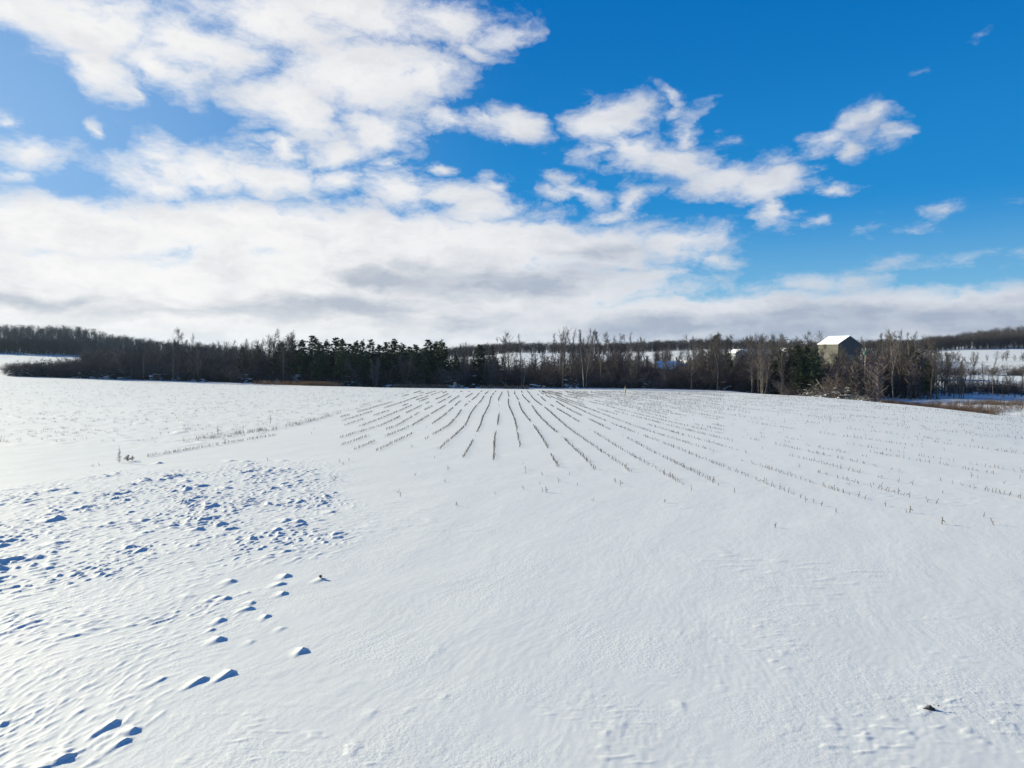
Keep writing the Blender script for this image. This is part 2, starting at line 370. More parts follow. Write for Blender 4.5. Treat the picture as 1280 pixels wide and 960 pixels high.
_n = _t.nodes.new('ShaderNodeTexNoise'); _n.inputs['Scale'].default_value = .45; _n.inputs['Detail'].default_value = 4; _t.links.new([n for n in _t.nodes if n.type == 'TEX_COORD'][0].outputs['Object'], _n.inputs['Vector'])
_r = _t.nodes.new('ShaderNodeMapRange'); _t.links.new(_n.outputs[0], _r.inputs[0]); _r.inputs[1].default_value = .42; _r.inputs[2].default_value = .62; _r.inputs[3].default_value = .15; _r.inputs[4].default_value = 1.25
_m = _t.nodes.new('ShaderNodeMath'); _m.operation = 'MULTIPLY'; _t.links.new(_h, _m.inputs[0]); _t.links.new(_r.outputs[0], _m.inputs[1]); _t.links.new(_m.outputs[0], _b.inputs['Height'])
M_snowcap = mat('snow_cap', (.86, .875, .89), .6, .3, .03, 2.)
M_twig = mat('twig_bark', (.15, .13, .118), .9, .1, .35, .8, objrand=.35)
M_twig_far = mat('far_twig_bark', (.095, .08, .075), .9, .1, .4, .03)
M_trunk = mat('trunk_bark', (.17, .14, .115), .9, .1, .4, 2., objrand=.3)
M_pale = mat('pale_bark', (.46, .42, .35), .8, .2, .3, 2., objrand=.2)
M_shrub = mat('shrub_bark', (.15, .12, .11), .9, .1, .35, .8, objrand=.35)
M_pine = mat('pine_needles', (.065, .085, .04), .8, .25, .5, .7, col2=(.035, .052, .028), objrand=.25)
M_stalk = mat('corn_stalk', (.20, .145, .095), .9, .1, .4, 8.)
M_grass = mat('dry_grass', (.27, .185, .125), .9, .1, .4, 1.5)
M_weed = mat('dry_weed', (.20, .14, .11), .9, .1, .3, 5.)
M_orange = mat('orange_grass', (.42, .25, .13), .9, .1, .3, 1.5)
M_straw = mat('straw', (.42, .31, .18), .9, .1, .3, 6., bump=.02, bscale=12)

# ------------------------------------------------------------------ ground sheet
th = np.concatenate([np.linspace(-180, -52, 45, endpoint=False), np.linspace(-52, -41, 30, endpoint=False), np.linspace(-41, 41, 1050, endpoint=False), np.linspace(41, 52, 30, endpoint=False), np.linspace(52, 180, 45, endpoint=False)])
rr = np.concatenate([[.3, 1, 2, 3, 4, 5], np.exp(np.linspace(math.log(5.8), math.log(48), 800)), np.exp(np.linspace(math.log(48.4), math.log(260), 300)), np.exp(np.linspace(math.log(264), math.log(3200), 150))])
TH, RR = np.meshgrid(R(1) * th, rr, indexing='ij'); X = RR * np.sin(TH); Yg = RR * np.cos(TH)
Zg = full_z(X, Yg).reshape(X.shape)
nT, nR = X.shape; idx = np.arange(nT * nR).reshape(nT, nR)
nx = np.roll(idx, -1, 0)
quads = np.stack([idx[:, :-1], idx[:, 1:], nx[:, 1:], nx[:, :-1]], -1).reshape(-1, 4)
V = np.stack([X, Yg, Zg], -1).reshape(-1, 3); V = np.concatenate([V, [[0, 0, 0.]]]); cidx = nT * nR
tri = np.stack([np.full(nT, cidx), idx[:, 0], nx[:, 0]], -1)
g = link('snowy_ground', mesh_np('snowy_ground', V, [quads, tri], M_snow, True)); tag(g, kind='structure')

V_min = V[:, 2].min(); V_max = V[:, 2].max() + 26; HAZE = .00005
# ------------------------------------------------------------------ corn stubble
rs = np.random.RandomState(3)
A_x = [-30, -8, 0, 8, 17.5, 40, 90]; A_v = [-4, -1.6, .5, 1.0, 4, 9, 18]; B_v = [-.4, -.3, -.4, -.7, -4.8, -11, -22]
def row_x(x0, Y):
    near = np.clip((60 - Y) / 25, -0, 2.2); far = np.clip((Y - 60) / 48, 0, 3)
    return x0 + np.interp(x0, A_x, A_v) * near + np.interp(x0, A_x, B_v) * far + .9 * np.sin((Y - 60) / 38) * (Y > 60) * (abs(x0) < 14) * -.5 + .12 * np.sin(Y / 9 + x0)
NEARB = ([-100, 150, 345, 437, 500, 580, 612, 690, 770, 866, 940, 1025, 1120, 1280, 1600], [560, 560, 548, 562, 564, 573, 574, 587, 590, 603, 618, 636, 632, 636, 640])
pts = []
for k in range(-14, 60):
    x0 = 1.5 * k + .3
    Ys = np.arange(18, 170, .19) + rs.uniform(-.05, .05, len(np.arange(18, 170, .19)))
    xs = row_x(x0, Ys) + rs.uniform(-.05, .05, len(Ys))
    zb, e = base_z(xs, Ys); px, py = proj(xs, Ys, zb)
    track = np.interp(Ys, [30, 42, 51, 62, 161], [-21.5, -19.6, -18.2, -19.2, -23])
    nb = np.interp(px, *NEARB) + 9 * pn(Ys * 0 + k * 3.3, px / 90, 50)
    dash = pn(Ys / 11, Ys * 0 + k * 7.77, 51) + .22 * pn(Ys / 2.5, Ys * 0 + k * 3.1, 52)
    thr = np.where((px > 425) & (px < 905), -.19, .03) + np.where(px < 425, .12, 0) + np.interp(py, [488, 500, 540], [.12, 0, -.05])
    thr = thr - .10 * ((px > 540) & (px < 730) & (py > 510)); thr = thr + .22 * np.sin(k * 2.4) * (abs(k) > 6) * .5
    thr = thr + np.where(py > 525, .0, 0) + np.interp(np.abs(px - 620) * (py < 545), [0, 200, 400], [0, .05, .05])
    keep = (dash > thr) & (py < nb) & (e < .95) & (py > 489) & (xs > track + 1.5) & (px < 1400) & (px > 150)
    prob = np.where(px < 425, .5, np.where(px > 905, .5, np.interp(px, [700, 760], [.93, .62]))) * np.interp(dash - thr, [0, .12], [.35, 1])
    keep &= rs.rand(len(Ys)) < prob
    # stray single stalks in the poorer rows
    stray = (rs.rand(len(Ys)) < np.interp(px, [400, 700, 900, 1300], [.004, .01, .04, .05])) & (py < nb + 16) & (e < .95) & (xs > track + 1.5) & (px < 1400) & (px > 300)
    keep |= stray
    for x, y in zip(xs[keep], Ys[keep]): pts.append((x, y))
# stub row beside the track
for tt in np.linspace(0, 1, 150):
    if rs.rand() < .75:
        a, b = unp(185 + tt * 160, np.interp(tt, [0, 1], [571, 544])); pts.append((a + rs.uniform(-.05, .05), b))
for (px, py) in [(557,603),(572,633),(518,595),(497,616),(655,580),(656,587),(657,592),(678,594),(675,605),(679,615),(655,612),(699,603),(712,594),(722,607),(740,626),(770,603),(776,607),(620,618),(543,573),(436,577),(429,581),(425,578),(335,576),(115,583),(125,582),(500,621),(968,660),(1007,628),(1100,608),(1092,606),(1140,606),(1218,612),(1060,606),(560,588),(1243,657),(830,628)]:
    pts.append(unp(px, py))
pts = np.array(pts); pz = full_z(pts[:, 0], pts[:, 1]); o_ = np.argsort(pts[:, 1]); pts = pts[o_]; pz = pz[o_]
def stalk_mesh(seed):
    r = random.Random(seed); h = r.uniform(.13, .24); segs = []
    lx, ly = r.gauss(0, .03), r.gauss(0, .03); p = (0, 0, -.06); n = 4
    for i in range(n):
        q = (p[0] + lx * .5 + r.gauss(0, .003), p[1] + ly * .5, -.06 + (h + .06) * (i + 1) / n)
        rad = .012 - .001 * i; segs.append((*p, *q, rad, rad * (1.0 if i % 2 else .9))); p = q
    top = p
    V1, F1 = tubes(segs, 6)
    # frayed top splinters and one leaf stub
    s2 = []
    for k in range(3):
        a = r.uniform(0, 6.28); s2.append((*top, top[0] + .02 * math.cos(a), top[1] + .02 * math.sin(a), top[2] + r.uniform(.01, .04), .008, .002))
    if r.random() < .6:
        a = r.uniform(0, 6.28); b0 = (0, 0, h * .5); b1 = (.05 * math.cos(a), .05 * math.sin(a), h * .62); b2 = (.11 * math.cos(a), .11 * math.sin(a), h * .35)
        s2 += [(*b0, *b1, .008, .012), (*b1, *b2, .012, .003)]
    V2, F2 = tubes(s2, 3)
    return mesh_np('corn_stalk', np.concatenate([V1, V2]), [F1, F2 + len(V1)], M_stalk)
SM = [stalk_mesh(s) for s in range(8)]
px_, py_ = proj(pts[:, 0], pts[:, 1], pz)
vis = (px_ > 0) & (px_ < 1280); order = np.nonzero(vis)[0][:290]; chosen = set(order.tolist())
for i in order:
    x, y = pts[i]; px = px_[i]
    if px < 470: lb, gr = 'short broken brown corn stalk poking from snow on the left side of the field', 'corn stalks on the left side of the field'
    elif px < 860: lb, gr = 'short broken brown corn stalk at the near end of the middle stubble rows', 'corn stalks at the near end of the middle rows'
    else: lb, gr = 'short broken brown corn stalk in the sparse stubble rows on the right', 'corn stalks in the sparse right-hand rows'
    o = link('corn_stalk', SM[rs.randint(8)], None, (x, y, pz[i]), rs.rand() * 6.28, rs.uniform(.65, 1.05)); tag(o, lb, 'corn stalk', gr)
for (px, py, lb) in [(683,615,'upright corn stalk, taller than the broken pieces around it, before the middle rows'), (1137,641,'tall dark corn stalk standing alone below the right-hand rows'), (1177,656,'bent pair of corn stalk leaves, nearest stalk on the right'), (417,600,'leaning corn stalk with a bent top just right of the rough snow patch')]:
    x, y = unp(px, py); o = link('corn_stalk', SM[3] if px != 417 else SM[5], None, (x, y, gz(x, y)), 1., 1.35); tag(o, lb, 'corn stalk')
    if px == 417: o.rotation_euler = (0, R(50), 0)
rest = [i for i in range(len(pts)) if i not in chosen]
P = pts[rest]; Z = pz[rest]; n = len(P); hh = rs.uniform(.10, .21, n)
lean = rs.normal(0, .035, (n, 2)); rad = rs.uniform(.009, .014, n) * np.interp(P[:, 1], [30, 60, 150], [1, 1.1, 1.4])
segs = np.stack([P[:, 0], P[:, 1], Z - .04, P[:, 0] + lean[:, 0], P[:, 1] + lean[:, 1], Z + hh, rad, rad * .8], 1)
lf = rs.rand(n) < .5; a = rs.rand(n) * 6.28
segs2 = np.stack([P[:, 0], P[:, 1], Z + hh * .4, P[:, 0] + .1 * np.cos(a), P[:, 1] + .1 * np.sin(a), Z + hh * .55, rad * .8, rad * .3], 1)[lf]
Vv, Ff = tubes(np.concatenate([segs, segs2]), 3)
tag(link('corn_stubble', mesh_np('corn_stubble', Vv, Ff, M_stalk)), 'rows of cut brown corn stubble running away across the snowy field', 'stubble', kind='stuff')
print('stalks', n)

# ------------------------------------------------------------------ weeds of the left field and the track
def tufts(P, blades, h0, h1, r0, spread, rs, tilt=.3):
    n = len(P); idx = np.repeat(np.arange(n), blades); m = len(idx)
    z = full_z(P[:, 0], P[:, 1])[idx]; x = P[idx, 0] + rs.normal(0, spread, m); y = P[idx, 1] + rs.normal(0, spread, m)
    h = rs.uniform(h0, h1, m); tx = rs.normal(0, tilt, m) * h; ty = rs.normal(0, tilt, m) * h
    return np.stack([x, y, z - .05, x + tx, y + ty, z + h, np.full(m, r0), np.full(m, r0 * .3)], 1)
P = []
while len(P) < 1700:
    y = rs.uniform(46, 180); px = rs.uniform(-60, 520); x = (px - 640) / F * y
    tr = np.interp(y, [30, 42, 51, 62, 161], [-21.5, -19.6, -18.2, -19.2, -23])
    if x < tr - 1 and pn(np.array([x / 7]), np.array([y / 9]), 60)[0] + .35 * rs.normal() > .05: P.append((x, y))
P = np.array(P)
Vv, Ff = tubes(tufts(P, 5, .04, .18, .012, .12, rs), 3)
tag(link('field_weeds', mesh_np('field_weeds', Vv, Ff, M_weed)), 'sparse pale weed stubble pricking through the snow of the left field', 'weeds', kind='stuff')
P = []
for tt in rs.rand(260):
    px = 230 + 300 * tt; py = np.interp(px, [230, 345, 400, 450, 530], [552, 536, 524, 509, 486]) + rs.normal(0, 1.2)
    if pn(np.array([px / 22]), np.array([.5]), 61)[0] > -.12 or rs.rand() < .2: P.append(unp(px, py))
Vv, Ff = tubes(tufts(np.array(P), 5, .12, .34, .008, .16, rs), 3)
tag(link('track_side_grass', mesh_np('track_side_grass', Vv, Ff, M_weed)), 'thin line of pale dry grass along the edge between the two fields', 'grass', kind='stuff')
def weed(name, px, py, h, label, dense=6, w=.12):
    x, y = unp(px, py); r = np.random.RandomState(int(px)); segs = []
    z = 0
    root = empty(name, (x, y, gz(x, y))); tag(root, label, 'weed')
    st = [(0, 0, -.05, .02, .0, h * .5, .012, .009), (.02, 0, h * .5, .01, .02, h, .009, .004)]
    for i in range(dense * 4):
        a = r.rand() * 6.28; zz = r.uniform(.05, .75) * h; l = r.uniform(.4, 1) * w * (1.1 - zz / h)
        segs.append((.015, 0, zz, .015 + l * math.cos(a), l * math.sin(a), zz + l * .6, .007, .005))
        for q in range(3):
            b = r.rand() * 6.28; s = .03; bx, by, bz = .015 + l * math.cos(a), l * math.sin(a), zz + l * .6
            segs.append((bx, by, bz, bx + s * math.cos(b), by + s * math.sin(b), bz + s * .5, .012, .004))
    Vv, Ff = tubes(st, 6); link('stem', mesh_np('stem', Vv, Ff, M_weed), root)
    Vv, Ff = tubes(segs, 3); link('seed_head', mesh_np('seed_head', Vv, Ff, M_weed), root)
    return root
weed('dry_weed', 149, 578, .95, 'tall dry weed with dark seed clusters standing at the upper edge of the rough snow', 8, .16)
weed('dry_weed', 159.5, 576.5, .4, 'squat dark cone-shaped weed just right of the tall one', 12, .22)
weed('dry_weed', 165, 575.5, .3, 'small round weed, third in the row from the tall one', 6, .14)
weed('dry_weed', 272, 543, .9, 'thin tall pale weed standing in the left field', 4, .14)
weed('dry_weed', 338, 530, .95, 'thin tall pale weed near the middle of the edge grass line', 4, .14)
weed('dry_weed', 400, 724, .07, 'tiny dark weed sprig beside a snow mound', 3, .03)

# ------------------------------------------------------------------ trees
def rnd_perp(d, r):
    v = np.array([r.gauss(0, 1), r.gauss(0, 1), r.gauss(0, 1)]); v -= d * v.dot(d); return v / max(np.linalg.norm(v), 1e-6)
def bare_tree(seed, H=12., spread=.55, n1=22, n2=6, n3=5, crown0=.25, up=.35, stems=1, r0=.16, tw=.016, l1=.38, pale=False):
    r = random.Random(seed); trunk = []; crown = []
    for s in range(stems):
        p = np.array([r.gauss(0, .15) * (stems > 1), r.gauss(0, .15) * (stems > 1), -.3]); d = np.array([r.gauss(0, .05 + .18 * (stems > 1)), r.gauss(0, .05 + .18 * (stems > 1)), 1.]); d /= np.linalg.norm(d)
        hs = H * (1 if s == 0 else r.uniform(.65, .95)); nseg = 9; path = [p]
        for i in range(nseg):
            d = d + np.array([r.gauss(0, .07), r.gauss(0, .07), .06]); d /= np.linalg.norm(d); p = p + d * (hs + .3) / nseg; path.append(p)
        rad = lambda t: (r0 / (1 + .35 * (stems > 1))) * (1 - t) ** .9 + .012
        for i in range(nseg):
            trunk.append((*path[i], *path[i + 1], rad(i / nseg), rad((i + 1) / nseg)))
        for j in range(max(3, int(n1 / stems * (1.4 if stems > 1 else 1)))):
            t = crown0 + (1 - crown0) * (j + r.random()) / max(3, int(n1 / stems * (1.4 if stems > 1 else 1))); t = min(t, .985)
            i = min(int(t * nseg), nseg - 1); f = t * nseg - i; b = path[i] * (1 - f) + path[i + 1] * f; td = path[i + 1] - path[i]; td /= np.linalg.norm(td)
            dd = td * (1 - spread) * 1.2 + rnd_perp(td, r) * spread; dd[2] += up * .4; dd /= np.linalg.norm(dd)
            ln = hs * l1 * (1.15 - t) * r.uniform(.6, 1.15) * (1 if t > .35 else .75); rb = rad(t) * .55
            q = b; segn = 3; sub = []
            for k in range(segn):
                dd = dd + np.array([r.gauss(0, .13), r.gauss(0, .13), .10 + up * .15]); dd /= np.linalg.norm(dd); q2 = q + dd * ln / segn
                ra = max(rb * (1 - k / segn), tw * 1.2); rb2 = max(rb * (1 - (k + 1) / segn), tw)
                (trunk if rb > .045 and k == 0 else crown).append((*q, *q2, ra, rb2)); sub.append((q, q2, dd.copy())); q = q2
            for m in range(n2):
                a_, b_, d_ = sub[min(2, int(3 * (m + r.random()) / n2))]; f2 = r.random(); c = a_ * (1 - f2) + b_ * f2
                e = d_ * .75 + rnd_perp(d_, r) * .65; e[2] += up * .35; e /= np.linalg.norm(e); l2 = ln * r.uniform(.3, .55) + .35
                c2 = c + e * l2; crown.append((*c, *c2, tw * 1.15, tw * .75))
                for w in range(n3):
                    f3 = r.uniform(.2, 1); g0 = c * (1 - f3) + c2 * f3; g1 = e * .8 + rnd_perp(e, r) * .6; g1[2] += up * .3; g1 /= np.linalg.norm(g1)
                    crown.append((*g0, *(g0 + g1 * r.uniform(.35, .8) * (.5 + l2 * .3)), tw * .85, tw * .4))
    Vt, Ft = tubes(trunk, 6); Vc, Fc = tubes(crown, 3)
    return (mesh_np('trunk', Vt, Ft, M_pale if pale else M_trunk, True), mesh_np('crown', Vc, Fc, M_twig))
def shrub(seed, H=4., n=34, w=1.6, sub=9, tw=.016):
    r = random.Random(seed); st = []; cr = []
    for i in range(n):
        a = r.random() * 6.28; rr_ = w * .45 * math.sqrt(r.random()); p = np.array([rr_ * math.cos(a), rr_ * math.sin(a), -.2])
        d = np.array([math.cos(a) * r.uniform(.1, .7), math.sin(a) * r.uniform(.1, .7), 1]); d /= np.linalg.norm(d); h = H * r.uniform(.45, 1); k = 4; q = p; path = []
        for j in range(k):
            d = d + np.array([r.gauss(0, .15), r.gauss(0, .15), .02]); d /= np.linalg.norm(d); q2 = q + d * h / k
            (st if j < 2 else cr).append((*q, *q2, .03 * (1 - j / 5), .03 * (1 - (j + 1) / 5))); path.append((q, q2, d.copy())); q = q2
        for m in range(sub):
            a_, b_, d_ = path[r.choice([0, 1, 1, 2, 2, 3, 3])]; f = r.random(); c = a_ * (1 - f) + b_ * f; e = d_ * .6 + rnd_perp(d_, r) * .7; e /= np.linalg.norm(e)
            c2 = c + e * H * r.uniform(.12, .3); cr.append((*c, *c2, tw, tw * .6))
            for w_ in range(3):
                f3 = r.uniform(.3, 1); g0 = c * (1 - f3) + c2 * f3; g1 = e * .7 + rnd_perp(e, r) * .7; cr.append((*g0, *(g0 + g1 * H * r.uniform(.05, .12)), tw * .8, tw * .4))
    V1, F1 = tubes(st, 4); V2, F2 = tubes(cr, 3)
    return mesh_np('stems', V1, F1, M_shrub), mesh_np('crown', V2, F2, M_shrub)
def needles(pts, rad, n, size, rs_):
    """needle clumps: many thin slivers radiating round each centre"""
    pts = np.asarray(pts); k = len(pts); idx = np.repeat(np.arange(k), n); m = len(idx)
    d = rs_.normal(0, 1, (m, 3)); d /= np.linalg.norm(d, axis=1, keepdims=True); d[:, 2] = d[:, 2] * .6 + .15
    c = pts[idx] + d * (rs_.rand(m, 1) ** .5) * np.asarray(rad)[idx][:, None]
    e = rs_.normal(0, 1, (m, 3)); e /= np.linalg.norm(e, axis=1, keepdims=True); f = np.cross(e, d); f /= np.maximum(np.linalg.norm(f, axis=1, keepdims=True), 1e-6)
    s = size * rs_.uniform(.6, 1.3, (m, 1)); Vn = np.stack([c - f * s * .35, c + f * s * .35, c + e * s * 1.5], 1).reshape(-1, 3)
    return Vn, np.arange(m * 3).reshape(-1, 3)
def pine(seed, H=11., w=2.6, spruce=False):
    r = random.Random(seed); rn = np.random.RandomState(seed); trunk = []; cent = []; rad = []; p = np.array([0, 0, -.3])
    for i in range(8):
        q = p + np.array([r.gauss(0, .06), r.gauss(0, .06), (H + .1) / 8]); trunk.append((*p, *q, .17 * (1 - i / 8) + .02, .17 * (1 - (i + 1) / 8) + .02)); p = q
    z = H * (.12 if spruce else .22)
    while z < H * .98:
        t = z / H; L_ = w * ((1 - t) ** .8) * (1 if spruce else r.uniform(.7, 1.25)) + .15; nb = 6 if spruce else r.randint(4, 6); a0 = r.random() * 6.28
        for b in range(nb):
            a = a0 + 6.28 * b / nb + r.gauss(0, .25); ll = L_ * r.uniform(.6, 1.15); upz = (.05 if spruce else .30) * ll * (1 if t > .3 else .4) - (.15 * ll if spruce else 0)
            tip = np.array([math.cos(a) * ll, math.sin(a) * ll, z + upz]); trunk.append((0, 0, z, *tip, .035 * (1 - t) + .012, .01))
            ncl = max(2, int(ll / .36))
            for c in range(ncl):
                f = (c + 1) / ncl; f = .25 + .75 * f; cent.append(np.array([0, 0, z]) * (1 - f) + tip * f + np.array([r.gauss(0, .12), r.gauss(0, .12), r.gauss(0, .24)])); rad.append((.30 + .24 * r.random()) * (.6 + .55 * (1 - t)))
        z += H * (.045 if spruce else .048) * r.uniform(.8, 1.2)
    cent.append(np.array([0, 0, H * .99])); rad.append(.2)
    for q in range(40):
        zz = r.uniform(.25, .72) * H; a = r.random() * 6.28; cent.append(np.array([math.cos(a) * .5, math.sin(a) * .5, zz])); rad.append(.6)
    V1, F1 = tubes(trunk, 5); V2, F2 = needles(cent, rad, 34, .17, rn)
    return mesh_np('trunk', V1, F1, M_trunk), mesh_np('crown', V2, F2, M_pine)
BT = [bare_tree(100 + i, 12, .55, 22, 6, 5, .22, .35) for i in range(6)]
BR = [bare_tree(150 + i, 10, .72, 24, 7, 5, .2, .2, r0=.22, l1=.5) for i in range(3)]          # broad crowned
PP = [bare_tree(200 + i, 14, .38, 34, 4, 4, .22, .7, r0=.13, l1=.17, tw=.015, pale=(i % 2 == 0)) for i in range(6)]   # slender poplars
ML = [bare_tree(250 + i, 9, .5, 24, 6, 5, .12, .4, stems=4, r0=.11) for i in range(4)]         # multi-stem
SH = [shrub(300 + i, 4, 34, 2.2) for i in range(5)]
PN = [pine(400 + i, 11, 2.5) for i in range(5)]
SP = [pine(450 + i, 9, 1.8, True) for i in range(2)]
def snow_tufts(seed, H=4., w=2.2, n=26, big=.32):
    rn = np.random.RandomState(seed); Vs = []; Fs = []; k = 0
    ico = bpy.data.meshes.new('tmp'); import bmesh; bm = bmesh.new(); bmesh.ops.create_icosphere(bm, subdivisions=2, radius=1); bm.verts.ensure_lookup_table()
    iv = np.array([v.co[:] for v in bm.verts]); iff = np.array([[v.index for v in f.verts] for f in bm.faces]); bm.free(); bpy.data.meshes.remove(ico)
    for i in range(n):
        a = rn.rand() * 6.28; rr_ = w * .55 * math.sqrt(rn.rand()); z = rn.uniform(.05, .62) ** 1.4 * H * .9; s = big * rn.uniform(.3, 1) * (1.2 - z / H * .6)
        v = iv * [s * rn.uniform(.8, 1.6), s * rn.uniform(.8, 1.4), s * .42] * (1 + .25 * pn(iv[:, :1] * 2 + i, iv[:, 1:2] * 2 + iv[:, 2:3], 70)); Vs.append(v + [rr_ * math.cos(a), rr_ * math.sin(a), z]); Fs.append(iff + k); k += len(iv)
    return mesh_np('snow_cap', np.concatenate(Vs), np.concatenate(Fs), M_snowcap, True)
SN = [snow_tufts(500 + i, n=34) for i in range(4)]
def put(name, proto, parts, px, Y, h, h0, label, cat, group, wfac=1., extra=None, z=None):
    x = (px - 640) / F * Y; s = h / h0; zz = gz(x, Y) if z is None else z
    e = empty(name, (x, Y, zz - .05), rnd.random() * 6.28, (s * wfac, s * wfac, s)); tag(e, label, cat, group)
    for nm, me in zip(parts, proto): link(nm, me, e)
    if extra: link('snow_cap', extra, e)
    return e
rnd = random.Random(11)
SIL = ([-200,0,60,110,150,200,222,260,300,340,380,420,450,480,520,545,560,600,620,650,690,720,770,800,830,860,890,930,960,1000,1030,1060,1080,1110,1135,1158,1180,1230,1280,1500],
       [455,462,458,440,432,429,427,429,429,423,423,424,426,429,428,428,431,432,424,417,414,412,414,421,426,424,420,417,421,425,432,432,422,416,416,424,440,440,452,452])
def top_h(px, Y, jit=0.):
    """height of a tree standing at depth Y whose top reaches the photo's treeline"""
    x = (px - 640) / F * Y; py = np.interp(px, *SIL) + jit; return max(1.5, z_at(px, py, Y) - gz(x, Y))
def edge_Y(px):
    return float(np.interp(px, TK, _Y[:, 2]))
ZONES = [(-400,115,'at the low left end of the treeline, below the far snowy slope'), (115,330,'in the leafless wood left of the pines'), (330,560,'in the brush around the dark pines'), (560,700,'between the pines and the tall thin poplars'),
         (700,820,'in the tall thicket behind the field marker post'), (820,980,'between the blue-roofed house and the barn'), (980,1100,'in the wood around the grey barn'), (1100,1165,'in the pale-trunked stand right of the barn'), (1165,1700,'in the thin row below the right-hand hill fields')]
def zone(px):
    for a, b, s in ZONES:
        if a <= px < b: return s
    return ZONES[-1][2]
def window(px, Y, py_need):
    """limit a height so that a known opening in the wood stays open"""
    x = (px - 640) / F * Y; return max(1., z_at(px, py_need, Y) - gz(x, Y))
cnt = {}
def cap(px, Y, h):
    if 8 < px < 100: h = min(h, window(px, Y, 452 if px < 40 else 447))
    if px <= 8: h = min(h, window(px, Y, 471))
    if 1076 < px < 1087 and Y < 155: h = min(h, window(px, Y, 466))
    if 816 < px < 858 and Y < 225 and rnd.random() < .86: h = min(h, window(px, Y, 459))
    if 1020 < px < 1074 and Y < 262: h = min(h, window(px, Y, rnd.choice([432, 435, 437, 439, 441, 443])))
    if 622 < px < 712 and rnd.random() < .5 : h = min(h, window(px, Y, 452 + rnd.uniform(-2, 6)))
    return h
# rows of bare trees through the band
for i in range(275):
    px = rnd.uniform(100, 1162) if i > 14 else rnd.uniform(10, 110)
    ye = edge_Y(px); Y = ye + rnd.choice([10, 14, 20, 26, 34, 44, 56]) + rnd.uniform(-3, 4)
    if px > 1100: Y = ye + 38 + rnd.uniform(0, 45)
    elif px > 985: Y = ye + 22 + rnd.uniform(0, 60)
    h = cap(px, Y, top_h(px, Y, abs(rnd.gauss(0, 5)) - 2)); zn = zone(px)
    if 372 < px < 545: h = min(h, top_h(px, Y, rnd.uniform(14, 30)))
    k = rnd.random()
    if 610 < px < 800 and k < .6 or px > 1085 and k < .5 or k < .12: pr, h0, kd = rnd.choice(PP), 14, 'slender'
    elif k < .7: pr, h0, kd = rnd.choice(BT), 12, 'plain'
    elif k < .85: pr, h0, kd = rnd.choice(BR), 10, 'broad'
    else: pr, h0, kd = rnd.choice(ML), 9, 'multi'
    if h < 5: pr, h0, kd = rnd.choice(ML), 9, 'multi'
    w = min(1.5, max(.85, (11 / max(h, 5)) ** .5))
    ds = {'slender': 'slender bare tree', 'plain': 'grey-brown leafless tree', 'broad': 'wide-crowned leafless tree', 'multi': 'several-stemmed bare tree'}[kd]
    put('bare_tree', pr, ('trunk', 'crown'), px, Y, h, h0, ds + ' ' + zn, 'tree', {'slender': 'slender bare trees ', 'plain': 'leafless trees ', 'broad': 'wide-crowned bare trees ', 'multi': 'several-stemmed bare trees '}[kd] + zn, w)
# brush in front and inside
for i in range(290):
    px = rnd.uniform(14, 1150) if i % 8 else rnd.uniform(12, 120); ye = edge_Y(px)
    if px < 115: Y = ye + rnd.uniform(12, 24)
    elif px > 1095: Y = ye + rnd.uniform(42, 75)
    elif px > 1000: Y = ye + rnd.uniform(14, 60)
    else: Y = ye + rnd.choice([12, 13, 15, 20, 28, 40]) + rnd.uniform(-1.5, 2)
    h = rnd.uniform(3.2, 6.2) * (1 if Y < ye + 14 else 1.35); h = cap(px, Y, h)
    if px < 110: h = min(h, rnd.uniform(4, 6.2))
    sn = rnd.random() < .33 and Y < ye + 22; zn = zone(px)
    put('bare_shrub', rnd.choice(SH), ('stems', 'crown'), px, Y, h, 4, ('snow-clumped dark shrub ' if sn else 'dense brown shrub ') + zn, 'shrub', ('snow-holding shrubs ' if sn else 'bare shrubs ') + zn, rnd.uniform(1.1, 1.7), rnd.choice(SN) if sn else None)
# pines
for i, (px, py, dY, w) in enumerate([(303,434,14,.8),(322,432,22,.9),(345,440,30,.9),(352,428,16,1),(366,426,24,1),(378,425,12,1.1),(392,420,20,1.2),(400,430,10,1),(408,426,30,1),(420,423,18,1),(428,424,12,1),(438,430,30,1),(446,428,22,1),(453,426,14,.9),
        (464,425,20,1),(474,431,28,1),(483,428,14,1.1),(493,426,20,1),(503,430,16,1.1),(512,434,26,1),(520,431,12,1),(536,425,18,1),(545,429,24,1),(552,426,15,1.1),(530,436,10,.9),(600,431,20,1),(615,434,28,.9),(975,438,20,1),(985,434,26,1.1),(997,433,18,1.1),(1008,432,24,1),(1018,436,16,1),(1000,448,12,1),(1070,446,18,.8),(1140,433,60,.8),(1150,446,48,1),(1160,452,42,1),(570,445,12,.8),(910,440,16,.7)]):
    Y = edge_Y(px) + dY; x = (px - 640) / F * Y; h = max(3, z_at(px, py, Y) - gz(x, Y)); zn = zone(px)
    if px < 560: lb, gr = 'dark green pine with ragged layered crown in the evergreen clump left of centre', 'pines in the evergreen clump left of centre'
    elif px < 700: lb, gr = 'dark pine at the right end of the evergreen clump, beside bare trees', 'pines at the right end of the evergreen clump'
    elif px < 1040: lb, gr = 'bushy dark green pine standing just left of the grey barn', 'pines just left of the barn'
    else: lb, gr = 'small dark evergreen among the pale trunks right of the barn', 'evergreens right of the barn'
    if px == 910: lb, gr = 'small dark evergreen with rusty needles left of the small snowy roofs', None
    put('pine_tree', PN[i % 5], ('trunk', 'crown'), px, Y, h, 11, lb, 'pine tree', gr, w * rnd.uniform(1.05, 1.65))
put('spruce_tree', SP[0], ('trunk', 'crown'), 895, 200, z_at(895, 419.5, 200) - gz(255 / F * 200, 200), 9, 'dark pointed spruce rising above the bare trees between house and barn', 'spruce tree', None, .8)
